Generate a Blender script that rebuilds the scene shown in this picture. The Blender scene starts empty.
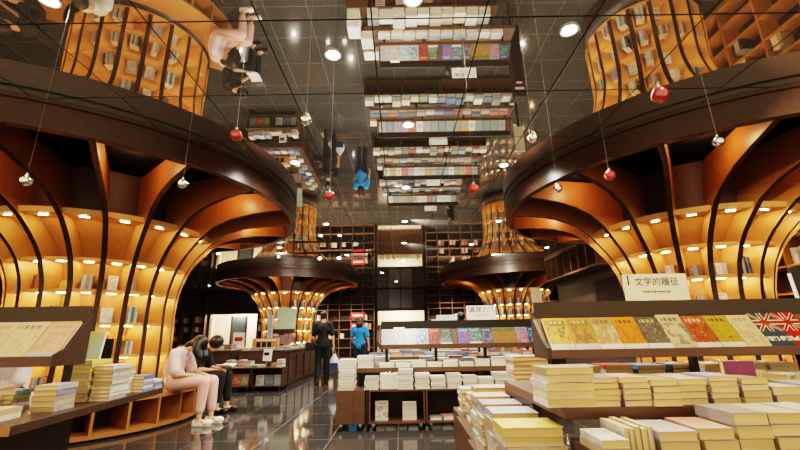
import bpy, bmesh, math, random
from math import sin, cos, pi, radians, sqrt, atan2, hypot
from mathutils import Vector, Matrix
R = random.Random(7)
SC = bpy.context.scene
COL = SC.collection
CE = 3.55
CAMZ = 1.187

# ------------------------------------------------------------------ materials
def srgb(r, g, b):
    f = lambda c: (c / 255 / 12.92) if c / 255 <= .04045 else ((c / 255 + .055) / 1.055) ** 2.4
    return (f(r), f(g), f(b), 1)

class NT:
    def __init__(s, name):
        s.m = bpy.data.materials.new(name); s.m.use_nodes = True
        s.t = s.m.node_tree; s.t.nodes.clear()
        s.out = s.n('ShaderNodeOutputMaterial')
    def n(s, typ, **kw):
        x = s.t.nodes.new(typ)
        for k, v in kw.items(): setattr(x, k, v)
        return x
    def l(s, a, b): s.t.links.new(a, b)
    def val(s, sock, v):
        if hasattr(v, 'is_output'): s.l(v, sock)
        else: sock.default_value = v
    def math(s, op, a, b=None, c=None):
        x = s.n('ShaderNodeMath', operation=op)
        for i, v in enumerate((a, b, c)):
            if v is not None: s.val(x.inputs[i], v)
        return x.outputs[0]
    def mix(s, f, a, b):
        x = s.n('ShaderNodeMix', data_type='RGBA')
        s.val(x.inputs[0], f); s.val(x.inputs[6], a); s.val(x.inputs[7], b)
        return x.outputs[2]
    def bsdf(s, col, rough=.5, spec=.5, **kw):
        x = s.n('ShaderNodeBsdfPrincipled')
        s.val(x.inputs['Base Color'], col); s.val(x.inputs['Roughness'], rough)
        s.val(x.inputs['Specular IOR Level'], spec)
        for k, v in kw.items(): s.val(x.inputs[k.replace('_', ' ')], v)
        s.l(x.outputs[0], s.out.inputs[0]); return x
    def coord(s, which='Object'): return s.n('ShaderNodeTexCoord').outputs[which]
    def sep(s, v):
        x = s.n('ShaderNodeSeparateXYZ'); s.l(v, x.inputs[0]); return x.outputs
    def noise(s, vec, scale, detail=3, rough=.5, mapscale=None):
        if mapscale:
            mp = s.n('ShaderNodeMapping'); mp.inputs['Scale'].default_value = mapscale
            s.l(vec, mp.inputs[0]); vec = mp.outputs[0]
        x = s.n('ShaderNodeTexNoise'); s.l(vec, x.inputs['Vector'])
        x.inputs['Scale'].default_value = scale; x.inputs['Detail'].default_value = detail
        x.inputs['Roughness'].default_value = rough
        return x.outputs['Fac']

def wood(name, dark, light, rough=.42, grain=(1.2, 14, 14), scale=3.0, spec=.4):
    t = NT(name); co = t.coord()
    a = t.noise(co, scale, 5, .6, grain)
    b = t.noise(co, .9, 2)
    f = t.math('MULTIPLY_ADD', a, 1.5, -.25)
    c = t.mix(t.math('MINIMUM', t.math('MAXIMUM', f, 0), 1), dark, light)
    c = t.mix(t.math('MULTIPLY', b, .35), c, dark)
    t.bsdf(c, rough, spec); return t.m

def plain(name, col, rough=.5, spec=.5, var=.12, **kw):
    t = NT(name)
    f = t.noise(t.coord(), 9, 2)
    d = tuple(x * (1 - var) for x in col[:3]) + (1,)
    t.bsdf(t.mix(f, col, d), rough, spec, **kw); return t.m

def emit(name, col, st):
    t = NT(name); e = t.n('ShaderNodeEmission'); e.inputs[0].default_value = col; e.inputs[1].default_value = st
    t.l(e.outputs[0], t.out.inputs[0]); return t.m

M = {}
M['rim'] = wood('dark_walnut_rim', srgb(58, 39, 29), srgb(90, 62, 47), .33)
M['finedge'] = wood('black_walnut_edge', srgb(40, 27, 21), srgb(66, 46, 36), .36)
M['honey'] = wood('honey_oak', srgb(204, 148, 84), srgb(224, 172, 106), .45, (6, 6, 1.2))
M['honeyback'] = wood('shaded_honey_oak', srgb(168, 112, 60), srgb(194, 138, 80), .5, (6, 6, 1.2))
M['bench'] = wood('orange_oak', srgb(156, 100, 52), srgb(188, 130, 72), .38)
M['table'] = wood('walnut_table', srgb(68, 45, 30), srgb(102, 71, 48), .4, (1.2, 12, 12))
M['tabledark'] = wood('dark_walnut_table', srgb(46, 31, 22), srgb(74, 51, 37), .42)
M['board'] = wood('olive_brown_board', srgb(50, 38, 24), srgb(64, 50, 33), .5)
M['boardblack'] = wood('espresso_board', srgb(24, 17, 13), srgb(38, 27, 20), .5)
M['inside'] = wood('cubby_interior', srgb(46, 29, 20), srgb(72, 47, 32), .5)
M['soffit'] = plain('black_soffit', srgb(13, 12, 12), .9, .1)
M['drum'] = wood('red_brown_drum', srgb(58, 33, 20), srgb(84, 48, 29), .5, (9, 9, 1))
M['metal'] = plain('caster_steel', srgb(170, 170, 170), .3, Metallic=1.0)
M['black'] = plain('black_plastic', srgb(14, 14, 14), .45)
M['white'] = plain('white_plastic', srgb(232, 230, 224), .4)
M['wall'] = plain('dark_wall', srgb(70, 56, 46), .7)
M['casedark'] = wood('far_bookcase_wood', srgb(84, 62, 46), srgb(118, 90, 68), .45)
M['caseback'] = wood('far_bookcase_back', srgb(46, 33, 25), srgb(66, 47, 36), .6)
M['ledwarm'] = emit('warm_led', (1, .74, .43, 1), 205)
M['ledwhite'] = emit('white_lamp_face', (1, .95, .86, 1), 60)
M['cream'] = plain('cream_card', srgb(240, 228, 200), .6)
M['signwhite'] = plain('white_card', srgb(240, 240, 236), .6)
M['ink'] = plain('black_ink', srgb(34, 30, 28), .7)
M['redsign'] = plain('red_card', srgb(190, 40, 40), .6)

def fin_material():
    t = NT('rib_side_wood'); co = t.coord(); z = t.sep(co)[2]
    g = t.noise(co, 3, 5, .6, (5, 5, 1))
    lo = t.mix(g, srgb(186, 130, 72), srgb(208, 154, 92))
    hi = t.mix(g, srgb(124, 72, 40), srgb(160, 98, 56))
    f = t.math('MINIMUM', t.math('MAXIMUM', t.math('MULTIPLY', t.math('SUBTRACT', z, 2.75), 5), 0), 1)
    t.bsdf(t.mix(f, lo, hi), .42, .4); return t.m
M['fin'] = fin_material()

def line_mask(t, v, period, off, half):
    a = t.math('SUBTRACT', v, off)
    a = t.math('DIVIDE', a, period)
    a = t.math('SUBTRACT', a, t.math('ROUND', a))
    a = t.math('MULTIPLY', t.math('ABSOLUTE', a), period)
    return t.math('LESS_THAN', a, half)

def floor_material():
    t = NT('polished_dark_tile'); co = t.coord(); x, y, z = t.sep(co)
    m = t.math('MAXIMUM', line_mask(t, x, .80, -.05, .0035), line_mask(t, y, .80, .35, .0035))
    n1 = t.noise(co, .7, 3, .5)
    c = t.mix(n1, srgb(52, 51, 49), srgb(66, 63, 60))
    c = t.mix(m, c, srgb(96, 92, 86))
    r = t.math('MULTIPLY_ADD', t.noise(co, 1.2, 2), .05, .05)
    r = t.math('MAXIMUM', r, t.math('MULTIPLY', m, .5))
    t.bsdf(c, r, .75); return t.m
M['floor'] = floor_material()

def mirror_material():
    t = NT('mirror_ceiling_panels'); co = t.coord(); x, y, z = t.sep(co)
    m = t.math('MAXIMUM', line_mask(t, x, .872, -.184, .006), line_mask(t, y, .975, 2.51, .007))
    g = t.n('ShaderNodeBsdfGlossy'); g.inputs['Roughness'].default_value = .012
    g.inputs['Color'].default_value = (.80, .785, .74, 1)
    d = t.n('ShaderNodeBsdfDiffuse'); d.inputs['Color'].default_value = (.42, .405, .38, 1)
    mx = t.n('ShaderNodeMixShader'); mx.inputs[0].default_value = .81
    t.l(d.outputs[0], mx.inputs[1]); t.l(g.outputs[0], mx.inputs[2])
    k = t.n('ShaderNodeBsdfPrincipled'); k.inputs['Base Color'].default_value = (.012, .011, .01, 1); k.inputs['Roughness'].default_value = .4
    m2 = t.n('ShaderNodeMixShader'); t.l(m, m2.inputs[0]); t.l(mx.outputs[0], m2.inputs[1]); t.l(k.outputs[0], m2.inputs[2])
    t.l(m2.outputs[0], t.out.inputs[0]); return t.m
M['mirror'] = mirror_material()

def objcol(t):
    return t.n('ShaderNodeObjectInfo').outputs['Color']
def objattr(t, name):
    a = t.n('ShaderNodeAttribute'); a.attribute_type = 'OBJECT'; a.attribute_name = name
    return a.outputs['Color']

def cover_material():
    """Softcover: the object's colour, with a loose printed pattern on it."""
    t = NT('book_cover'); g = t.coord('Generated'); rnd = t.n('ShaderNodeObjectInfo').outputs['Random']
    mp = t.n('ShaderNodeMapping'); t.l(g, mp.inputs[0])
    cmb = t.n('ShaderNodeCombineXYZ'); 
    for i in range(3): t.l(t.math('MULTIPLY', rnd, 37.0 + 11 * i), cmb.inputs[i])
    t.l(cmb.outputs[0], mp.inputs[1])
    f = t.noise(mp.outputs[0], 3.2, 3)
    f2 = t.math('GREATER_THAN', f, .56)
    c = t.mix(t.math('MULTIPLY', f2, .3), objcol(t), objattr(t, 'ink'))
    x, y, z = t.sep(g)
    ln = t.math('LESS_THAN', t.math('FRACT', t.math('MULTIPLY', y, 14)), .35)
    band = t.math('MULTIPLY', t.math('MULTIPLY', t.math('GREATER_THAN', y, .62), t.math('LESS_THAN', y, .8)), ln)
    c = t.mix(t.math('MULTIPLY', band, .6), c, objattr(t, 'ink'))
    t.bsdf(c, .38, .5); return t.m
M['cover'] = cover_material()

def page_material():
    t = NT('page_block'); x, y, z = t.sep(t.coord('Generated'))
    ln = t.math('FRACT', t.math('MULTIPLY', z, 9))
    c = t.mix(t.math('MULTIPLY', ln, .22), objcol(t), (.35, .25, .12, 1))
    t.bsdf(c, .8, .2); return t.m
M['page'] = page_material()

def art_material(kind):
    """Face-out cover art in the object's two colours: a title, a picture and, by kind, a paper band, a frame or crossed stripes."""
    t = NT('cover_art_' + kind); g = t.coord('Generated'); u, w, v = t.sep(g)
    rnd = t.n('ShaderNodeObjectInfo').outputs['Random']
    c1, c2, ink = objcol(t), objattr(t, 'art'), objattr(t, 'ink')
    cmb = t.n('ShaderNodeCombineXYZ'); t.l(t.math('MULTIPLY_ADD', rnd, 31, u), cmb.inputs[0]); t.l(v, cmb.inputs[1]); t.l(t.math('MULTIPLY', rnd, 17), cmb.inputs[2])
    n = t.noise(cmb.outputs[0], 4.2, 5, .62)
    n2 = t.noise(cmb.outputs[0], 11, 3, .6)
    pic = t.math('MULTIPLY', t.math('GREATER_THAN', n, .5), t.math('LESS_THAN', t.math('ABSOLUTE', t.math('SUBTRACT', v, .45)), .3))
    c = t.mix(t.math('MULTIPLY', pic, .75), c1, c2)
    c = t.mix(t.math('MULTIPLY', t.math('GREATER_THAN', n2, .62), .65), c, ink)
    ttl = t.math('MULTIPLY', t.math('LESS_THAN', t.math('ABSOLUTE', t.math('SUBTRACT', v, .86)), .05),
                 t.math('GREATER_THAN', t.math('FRACT', t.math('MULTIPLY', u, 5)), .3))
    ttl = t.math('MULTIPLY', ttl, t.math('LESS_THAN', t.math('ABSOLUTE', t.math('SUBTRACT', u, .5)), .36))
    c = t.mix(t.math('MULTIPLY', ttl, .8), c, ink)
    if kind == 'band':
        c = t.mix(t.math('LESS_THAN', v, .2), c, (.72, .68, .58, 1))
    if kind == 'frame':
        e = t.math('MAXIMUM', t.math('ABSOLUTE', t.math('SUBTRACT', u, .5)), t.math('ABSOLUTE', t.math('SUBTRACT', v, .5)))
        c = t.mix(t.math('GREATER_THAN', e, .43), c, c2)
        c = t.mix(t.math('LESS_THAN', v, .22), c, (.55, .53, .5, 1))
    if kind == 'cross':
        uu = t.math('SUBTRACT', u, .5); vv = t.math('MULTIPLY', t.math('SUBTRACT', v, .72), 1.0)
        d1 = t.math('ABSOLUTE', t.math('SUBTRACT', uu, t.math('MULTIPLY', vv, 1.9)))
        d2 = t.math('ABSOLUTE', t.math('ADD', uu, t.math('MULTIPLY', vv, 1.9)))
        d = t.math('MINIMUM', t.math('MINIMUM', d1, d2), t.math('MINIMUM', t.math('ABSOLUTE', uu), t.math('MULTIPLY', t.math('ABSOLUTE', vv), 1.4)))
        top = t.math('GREATER_THAN', v, .46)
        cc = t.mix(t.math('LESS_THAN', d, .1), c1, (.75, .66, .5, 1))
        cc = t.mix(t.math('LESS_THAN', d, .055), cc, c2)
        c = t.mix(top, c1, cc)
        tt = t.math('MULTIPLY', t.math('LESS_THAN', t.math('ABSOLUTE', t.math('SUBTRACT', v, .26)), .06), t.math('GREATER_THAN', n2, .48))
        c = t.mix(tt, c, (.8, .76, .68, 1))
    c = t.mix(.32, c, (0, 0, 0, 1))
    t.bsdf(c, .28, .5); return t.m
for k in ('plain', 'band', 'frame', 'cross'): M['art_' + k] = art_material(k)

def vcol_material(name, rough=.6):
    t = NT(name); a = t.n('ShaderNodeAttribute'); a.attribute_name = 'Col'
    t.bsdf(a.outputs['Color'], rough, .4); return t.m
M['vcol'] = vcol_material('mixed_paper')
# ------------------------------------------------------------------ mesh helpers
class MB:
    def __init__(s): s.v = []; s.f = []; s.mi = []; s.fc = []
    def add(s, vs, fs, mi=0, col=None):
        b = len(s.v); s.v += [tuple(p) for p in vs]
        for f in fs: s.f.append([b + i for i in f]); s.mi.append(mi); s.fc.append(col)
        return s
    def box(s, x0, x1, y0, y1, z0, z1, mi=0, M4=None, col=None):
        vs = [Vector((x, y, z)) for x in (x0, x1) for y in (y0, y1) for z in (z0, z1)]
        if M4 is not None: vs = [M4 @ p for p in vs]
        return s.add(vs, [(0, 1, 3, 2), (4, 6, 7, 5), (0, 4, 5, 1), (2, 3, 7, 6), (0, 2, 6, 4), (1, 5, 7, 3)], mi, col)
    def tube(s, pts, rad, n=8, mi=0, cap=True):
        pts = [Vector(p) for p in pts]; rings = []
        rr = rad if isinstance(rad, (list, tuple)) else [rad] * len(pts)
        for i, p in enumerate(pts):
            d = (pts[min(i + 1, len(pts) - 1)] - pts[max(i - 1, 0)]).normalized()
            a = Vector((0, 0, 1)) if abs(d.z) < .9 else Vector((1, 0, 0))
            u = d.cross(a).normalized(); w = d.cross(u)
            rings.append([p + (u * cos(2 * pi * k / n) + w * sin(2 * pi * k / n)) * rr[i] for k in range(n)])
        vs = [q for r in rings for q in r]; fs = []
        for i in range(len(pts) - 1):
            for k in range(n):
                k2 = (k + 1) % n; fs.append((i * n + k, i * n + k2, (i + 1) * n + k2, (i + 1) * n + k))
        if cap: fs += [tuple(range(n))[::-1], tuple((len(pts) - 1) * n + k for k in range(n))]
        return s.add(vs, fs, mi)
    def lathe(s, prof, n=24, c=None, mi=0, a0=0, a1=2 * pi):
        """prof: [(r, z)] or [(r, z, weight)] ; c(z weight) gives the axis."""
        full = abs(a1 - a0 - 2 * pi) < 1e-6; m = n if full else n + 1; vs = []; fs = []
        for q in prof:
            cx, cy = (c(q[2]) if callable(c) else (c or (0, 0)))
            for k in range(m):
                a = a0 + (a1 - a0) * k / n
                vs.append((cx + q[0] * cos(a), cy + q[0] * sin(a), q[1]))
        for i in range(len(prof) - 1):
            for k in range(n):
                k2 = (k + 1) % m; fs.append((i * m + k, i * m + k2, (i + 1) * m + k2, (i + 1) * m + k))
        return s.add(vs, fs, mi)
    def ball(s, c, r, n=14, mi=0, sc=(1, 1, 1), rot=None):
        vs = []; fs = []; h = n // 2
        for i in range(h + 1):
            for k in range(n):
                t = pi * i / h; p = Vector((sin(t) * cos(2 * pi * k / n) * sc[0], sin(t) * sin(2 * pi * k / n) * sc[1], cos(t) * sc[2])) * r
                if rot is not None: p = rot @ p
                vs.append(p + Vector(c))
        for i in range(h):
            for k in range(n):
                k2 = (k + 1) % n; fs.append((i * n + k, (i + 1) * n + k, (i + 1) * n + k2, i * n + k2))
        return s.add(vs, fs, mi)
    def prism(s, poly, h0, h1, axis='x', mi=0, fan=False):
        """poly of 2-tuples extruded along an axis: x -> (y,z), y -> (x,z), z -> (x,y)."""
        mk = {'x': lambda p, h: (h, p[0], p[1]), 'y': lambda p, h: (p[0], h, p[1]), 'z': lambda p, h: (p[0], p[1], h)}[axis]
        n = len(poly); vs = [mk(p, h0) for p in poly] + [mk(p, h1) for p in poly]
        fs = [tuple(range(n))[::-1], tuple(range(n, 2 * n))] + [(i, (i + 1) % n, n + (i + 1) % n, n + i) for i in range(n)]
        return s.add(vs, fs, mi)
    def mesh(s, name, mats, smooth=False, bevel=0):
        me = bpy.data.meshes.new(name); me.from_pydata(s.v, [], s.f)
        for m in mats if isinstance(mats, (list, tuple)) else [mats]: me.materials.append(M[m] if isinstance(m, str) else m)
        me.polygons.foreach_set('material_index', s.mi)
        if any(c is not None for c in s.fc):
            ca = me.color_attributes.new('Col', 'FLOAT_COLOR', 'CORNER'); i = 0
            for p, c in zip(me.polygons, s.fc):
                for _ in p.vertices: ca.data[i].color = c or (1, 1, 1, 1); i += 1
        bm = bmesh.new(); bm.from_mesh(me)
        bmesh.ops.recalc_face_normals(bm, faces=bm.faces)
        bm.to_mesh(me); bm.free()
        if smooth:
            me.polygons.foreach_set('use_smooth', [True] * len(me.polygons))
        me.update(); return me
    def build(s, name, mats, parent=None, smooth=False, loc=None, rotz=0, bevel=0):
        o = bpy.data.objects.new(name, s.mesh(name, mats, smooth)); COL.objects.link(o)
        if parent: o.parent = parent
        if loc: o.location = loc
        if rotz: o.rotation_euler = (0, 0, rotz)
        if bevel:
            b = o.modifiers.new('edge', 'BEVEL'); b.width = bevel; b.segments = 2; b.limit_method = 'ANGLE'
        return o

def tag(o, label, cat, group=None, kind='thing'):
    o['label'] = label; o['category'] = cat; o['kind'] = kind
    if group: o['group'] = group
    return o
def struct(o, label=None):
    o['kind'] = 'structure'
    if label: o['label'] = label
    return o
def empty(name, loc=(0, 0, 0), rotz=0):
    o = bpy.data.objects.new(name, None); COL.objects.link(o); o.location = loc; o.rotation_euler = (0, 0, rotz)
    o.empty_display_size = .1; return o
def dup(root, loc=None, rotz=None, label=None, group=None, scale=None):
    r = root.copy(); COL.objects.link(r)
    if loc: r.location = loc
    if rotz is not None: r.rotation_euler = (r.rotation_euler[0], r.rotation_euler[1], rotz)
    if scale: r.scale = scale
    if label: r['label'] = label
    if group: r['group'] = group
    for ch in list(root.children):
        c = ch.copy(); COL.objects.link(c); c.parent = r
        for g in list(ch.children):
            d = g.copy(); COL.objects.link(d); d.parent = c
    return r
ORD = ['first', 'second', 'third', 'fourth', 'fifth', 'sixth', 'seventh', 'eighth', 'ninth', 'tenth', 'eleventh', 'twelfth', 'thirteenth', 'fourteenth', 'fifteenth', 'sixteenth', 'seventeenth', 'eighteenth', 'nineteenth', 'twentieth']

# ------------------------------------------------------------------ room
b = MB(); b.box(-12.0, 8.6, -.8, 21.4, -.1, 0); struct(b.build('floor', 'floor'))
b = MB(); b.box(-12.0, 8.6, -.8, 21.4, CE, CE + .08); struct(b.build('ceiling', 'mirror'))
b = MB(); b.box(-12.15, -12.0, -.8, 21.4, 0, CE); struct(b.build('wall_left', 'wall'))
b = MB(); b.box(8.6, 8.75, -.8, 21.4, 0, CE); struct(b.build('wall_right', 'wall'))
# back wall with two lit openings
b = MB()
yb0, yb1 = 21.2, 21.4
D2 = (-10.05, -7.45, 2.42); D1 = (-1.25, 1.32, 2.45)
b.box(-12.0, D2[0], yb0, yb1, 0, CE); b.box(D2[0], D2[1], yb0, yb1, D2[2], CE); b.box(D2[1], D1[0], yb0, yb1, 0, CE)
b.box(D1[0], D1[1], yb0, yb1, D1[2], CE); b.box(D1[1], 8.6, yb0, yb1, 0, CE)
struct(b.build('wall_back', 'wall'))
M['lobby'] = plain('lit_lobby_wall', srgb(238, 222, 196), .8)
for nm, D in (('door_1', D1), ('door_2', D2)):
    d = MB(); x0, x1, h = D
    d.box(x0, x0 + .07, yb0 - .06, yb1, 0, h); d.box(x1 - .07, x1, yb0 - .06, yb1, 0, h); d.box(x0, x1, yb0 - .06, yb1, h - .08, h)
    struct(d.build(nm, 'casedark'), 'dark timber frame of ' + ('the middle' if nm == 'door_1' else 'the side') + ' lit opening in the far wall')
    w = MB(); w.box(x0 - .6, x1 + .6, 23.2, 23.3, 0, CE); w.box(x0 - .7, x0 - .6, 21.4, 23.3, 0, CE); w.box(x1 + .6, x1 + .7, 21.4, 23.3, 0, CE)
    w.box(x0 - .7, x1 + .7, 21.4, 23.3, -.1, 0); w.box(x0 - .7, x1 + .7, 21.4, 23.3, 2.9, 3.0)
    struct(w.build('wall_lobby' if D is D1 else 'wall_hallway', 'lobby'))
# ------------------------------------------------------------------ trumpet-shaped tree columns with bookshelves
LEVL = [.50, .93, 1.37, 1.82, 2.24, 2.78]
LEVR = [.50, .96, 1.42, 1.86, 2.28, 2.70]
def interp(prof, z):
    for a, b in zip(prof, prof[1:]):
        if a[0] <= z <= b[0]:
            f = (z - a[0]) / (b[0] - a[0]); return [a[i] + (b[i] - a[i]) * f for i in range(3)]
    return list(prof[-1]) if z > prof[-1][0] else list(prof[0])

COLUMNS = {}
def tree_column(label, cT, cR, Rr, prof, nfin, phase, LEVELS, depth=.34, zb=3.215, th=.033, led=.15):
    """Trunk centre cT, rim centre cR and radius Rr; prof = [(z, r, w)] gives the front edge of the ribs."""
    root = empty('tree_column', (cT[0], cT[1], 0)); tag(root, label, 'column')
    off = (cR[0] - cT[0], cR[1] - cT[1])
    axis = lambda w: (off[0] * w, off[1] * w)
    # fine profile
    zs = []
    for a, c in zip(prof, prof[1:]):
        for k in range(4): zs.append(a[0] + (c[0] - a[0]) * k / 4)
    zs.append(prof[-1][0])
    P = [interp(prof, z) for z in zs]
    # smooth the front curve a little
    for _ in range(2):
        P = [P[0]] + [[P[i][0], (P[i-1][1] + 2 * P[i][1] + P[i+1][1]) / 4, (P[i-1][2] + 2 * P[i][2] + P[i+1][2]) / 4] for i in range(1, len(P) - 1)] + [P[-1]]
    ztop = 3.50
    rmin = P[0][1]
    def rb(z): return max(interp(P, z)[1] - depth, rmin - depth, .3)
    zc = LEVELS[-1] + .07
    rdrum = rb(zc)
    # rim
    b = MB()
    b.lathe([(Rr - .10, zb, 1), (Rr, zb, 1), (Rr, 3.47, 1), (Rr - .035, 3.475, 1), (Rr - .035, 3.50, 1), (Rr - .012, 3.505, 1), (Rr - .012, CE - .002, 1), (Rr - .10, CE - .002, 1), (Rr - .10, zb, 1)], 96, axis)
    b.build('rim', 'rim', root, True).modifiers.new('edge', 'EDGE_SPLIT').split_angle = radians(35)
    # soffit and drum above the cornice
    b = MB(); b.lathe([(rdrum, ztop, .6), (Rr - .10, ztop, 1)], 64, axis); b.build('soffit', 'soffit', root, True)
    b = MB(); b.lathe([(rdrum, zc, interp(P, zc)[2]), (rdrum + .02, 3.1, .5), (rdrum + .08, ztop, .6)], 64, axis); b.build('drum', 'drum', root, True)
    # back of the shelves
    b = MB(); pr = [z for z in zs if z < zc] + [zc]
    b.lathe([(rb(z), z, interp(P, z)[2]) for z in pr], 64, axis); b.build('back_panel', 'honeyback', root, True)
    # plinth
    b = MB(); b.lathe([(rb(0), .44), (rmin - .02, .44), (rmin - .02, 0), (rb(0), 0)], 64); b.build('plinth', 'finedge', root, True)
    # shelves
    rest = MB()
    for i, z in enumerate(LEVELS):
        tk = .075 if i == len(LEVELS) - 1 else .042
        q = interp(P, z); ex = -.02 if i == len(LEVELS) - 1 else -.03
        b = MB(); b.lathe([(rb(z) - .01, z, q[2]), (q[1] + ex, z, q[2]), (q[1] + ex, z + tk, q[2]), (rb(z + tk) - .01, z + tk, q[2])], 64, axis)
        b.build('cornice' if i == len(LEVELS) - 1 else 'shelf', 'honey', root)
        if i > 0:
            rr = q[1] - led; da = 2 * pi / nfin
            for k in range(nfin):
                am = radians(phase) + da * (k + .5); hw = .05 / rr
                front = cos(am) * -cT[0] + sin(am) * -cT[1] > -.05 * hypot(*cT)
                m_ = MB() if front else rest
                m_.lathe([(rr - .005, z - .001, q[2]), (rr - .005, z - .006, q[2]), (rr + .005, z - .006, q[2]), (rr + .005, z - .001, q[2]), (rr - .005, z - .001, q[2])], 2, axis, a0=am - hw, a1=am + hw)
                if front: m_.build('cell_light', 'ledwarm', root)
    o = rest.build('cell_light', 'ledwarm', root); o['kind'] = 'stuff'
    # ribs
    zr = [z for z in zs if z >= .44] + [zb + .02]
    for k in range(nfin):
        a = radians(phase) + 2 * pi * k / nfin
        ca, sa = cos(a), sin(a); tx, ty = -sa * th, ca * th
        fr = []; bk = []
        for z in zr:
            q = interp(P, min(z, P[-1][0])); fr.append((q[1] if z < zb else Rr - .05, z, q[2]))
        n = len(fr)
        for i, (r, z, w) in enumerate(fr):
            if z < zc: bk.append((rb(z) + .002, z, w))
            else:
                f = (r - interp(P, zc)[1]) / max(.01, Rr - interp(P, zc)[1])
                f = min(1, max(0, f)) ** .8
                zz = zc + (ztop - .004 - zc) * min(1, f * 3.0); rr_ = rdrum + (Rr - .11 - rdrum) * max(0, (f - .30) / .70)
                bk.append((min(rr_, r - .03) if z < zb else Rr - .11, max(zz, z + .01), w))
        vs = []; 
        for s in (-1, 1):
            for L in (fr, bk):
                for r, z, w in L:
                    ox, oy = axis(w); vs.append((ox + r * ca + s * tx, oy + r * sa + s * ty, z))
        A, B_, C, D = 0, n, 2 * n, 3 * n
        b = MB()
        side = []; edge = []
        for i in range(n - 1):
            side += [(A + i, A + i + 1, B_ + i + 1, B_ + i), (C + i, D + i, D + i + 1, C + i + 1)]
            edge += [(A + i, C + i, C + i + 1, A + i + 1), (B_ + i, B_ + i + 1, D + i + 1, D + i)]
        edge += [(A, B_, D, C), (A + n - 1, C + n - 1, D + n - 1, B_ + n - 1)]
        b.v = vs; b.f = [list(f) for f in side + edge]; b.mi = [0] * len(side) + [1] * len(edge); b.fc = [None] * len(b.f)
        # dark face strip along the front edge
        b2 = []
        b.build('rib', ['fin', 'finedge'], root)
    COLUMNS[label] = dict(root=root, P=P, axis=axis, rb=rb, cT=cT, nfin=nfin, phase=phase, LEVELS=LEVELS)
    return COLUMNS[label]

PL = [(0, 1.13, 0), (1.1, 1.12, 0), (1.6, 1.10, 0), (1.95, 1.13, 0), (2.25, 1.23, .05), (2.47, 1.36, .12), (2.75, 1.62, .25), (2.95, 1.9, .45), (3.08, 2.25, .65), (3.16, 2.7, .85), (3.21, 3.24, 1)]
PR = [(0, .98, 0), (1.1, .94, 0), (1.65, .93, 0), (2.05, 1.03, 0), (2.3, 1.14, .05), (2.5, 1.28, .1), (2.78, 1.54, .25), (2.95, 1.8, .45), (3.08, 2.15, .65), (3.16, 2.55, .85), (3.21, 3.06, 1)]
PF = [(0, 1.0, 0), (1.1, .98, 0), (1.65, .98, 0), (2.05, 1.06, 0), (2.3, 1.16, 0), (2.5, 1.28, .1), (2.78, 1.5, .25), (2.95, 1.74, .45), (3.08, 2.05, .65), (3.16, 2.4, .85), (3.21, 2.8, 1)]
PF2 = [tuple(q) for q in PF[:-1]] + [(3.21, 3.27, 1)]
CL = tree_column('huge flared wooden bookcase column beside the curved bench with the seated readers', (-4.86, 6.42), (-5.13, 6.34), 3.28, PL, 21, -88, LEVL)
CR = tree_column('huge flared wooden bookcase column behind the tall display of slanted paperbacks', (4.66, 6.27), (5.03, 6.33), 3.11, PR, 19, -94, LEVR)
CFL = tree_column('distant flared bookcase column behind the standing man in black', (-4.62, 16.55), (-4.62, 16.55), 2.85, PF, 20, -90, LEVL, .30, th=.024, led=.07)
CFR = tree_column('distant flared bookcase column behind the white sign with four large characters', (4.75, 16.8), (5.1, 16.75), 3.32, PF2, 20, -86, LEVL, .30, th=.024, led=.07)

# curved bench with cubbies round the near column
def curved_bench(c, r0, r1, a0, a1, label):
    root = empty('curved_bench', (c[0], c[1], 0)); tag(root, label, 'bench')
    A0, A1 = radians(a0), radians(a1); n = 60
    def ring(nm, ra, rb_, z0, z1, mat, a=A0, bb=A1, nn=n):
        b = MB(); m = nn + 1; vs = []
        for r, z in ((ra, z0), (rb_, z0), (rb_, z1), (ra, z1)):
            for k in range(m): t = a + (bb - a) * k / nn; vs.append((r * cos(t), r * sin(t), z))
        fs = []
        for j in range(4):
            j2 = (j + 1) % 4
            for k in range(nn): fs.append((j * m + k, j * m + k + 1, j2 * m + k + 1, j2 * m + k))
        fs += [(0, m, 2 * m, 3 * m), (nn, m + nn, 2 * m + nn, 3 * m + nn)]
        b.add(vs, fs); return b.build(nm, mat, root)
    ring('seat_board', r0, r1, .405, .44, 'bench')
    ring('base_board', r0, r1 - .005, .03, .075, 'bench')
    ring('plinth', r0, r1 - .06, 0, .03, 'boardblack')
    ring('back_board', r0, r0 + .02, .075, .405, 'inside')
    k = int(round((A1 - A0) * r1 / .40))
    for i in range(k + 1):
        t = A0 + (A1 - A0) * i / k; d = .016 / r1
        ring('divider', r0 + .021, r1 - .003, .0755, .4045, 'bench', t - d, t + d, 1)
    return root
curved_bench((-4.93, 6.42), 1.19, 1.72, -150, 32, 'low curved orange oak bench with open cubbies wrapped round the column')
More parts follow.
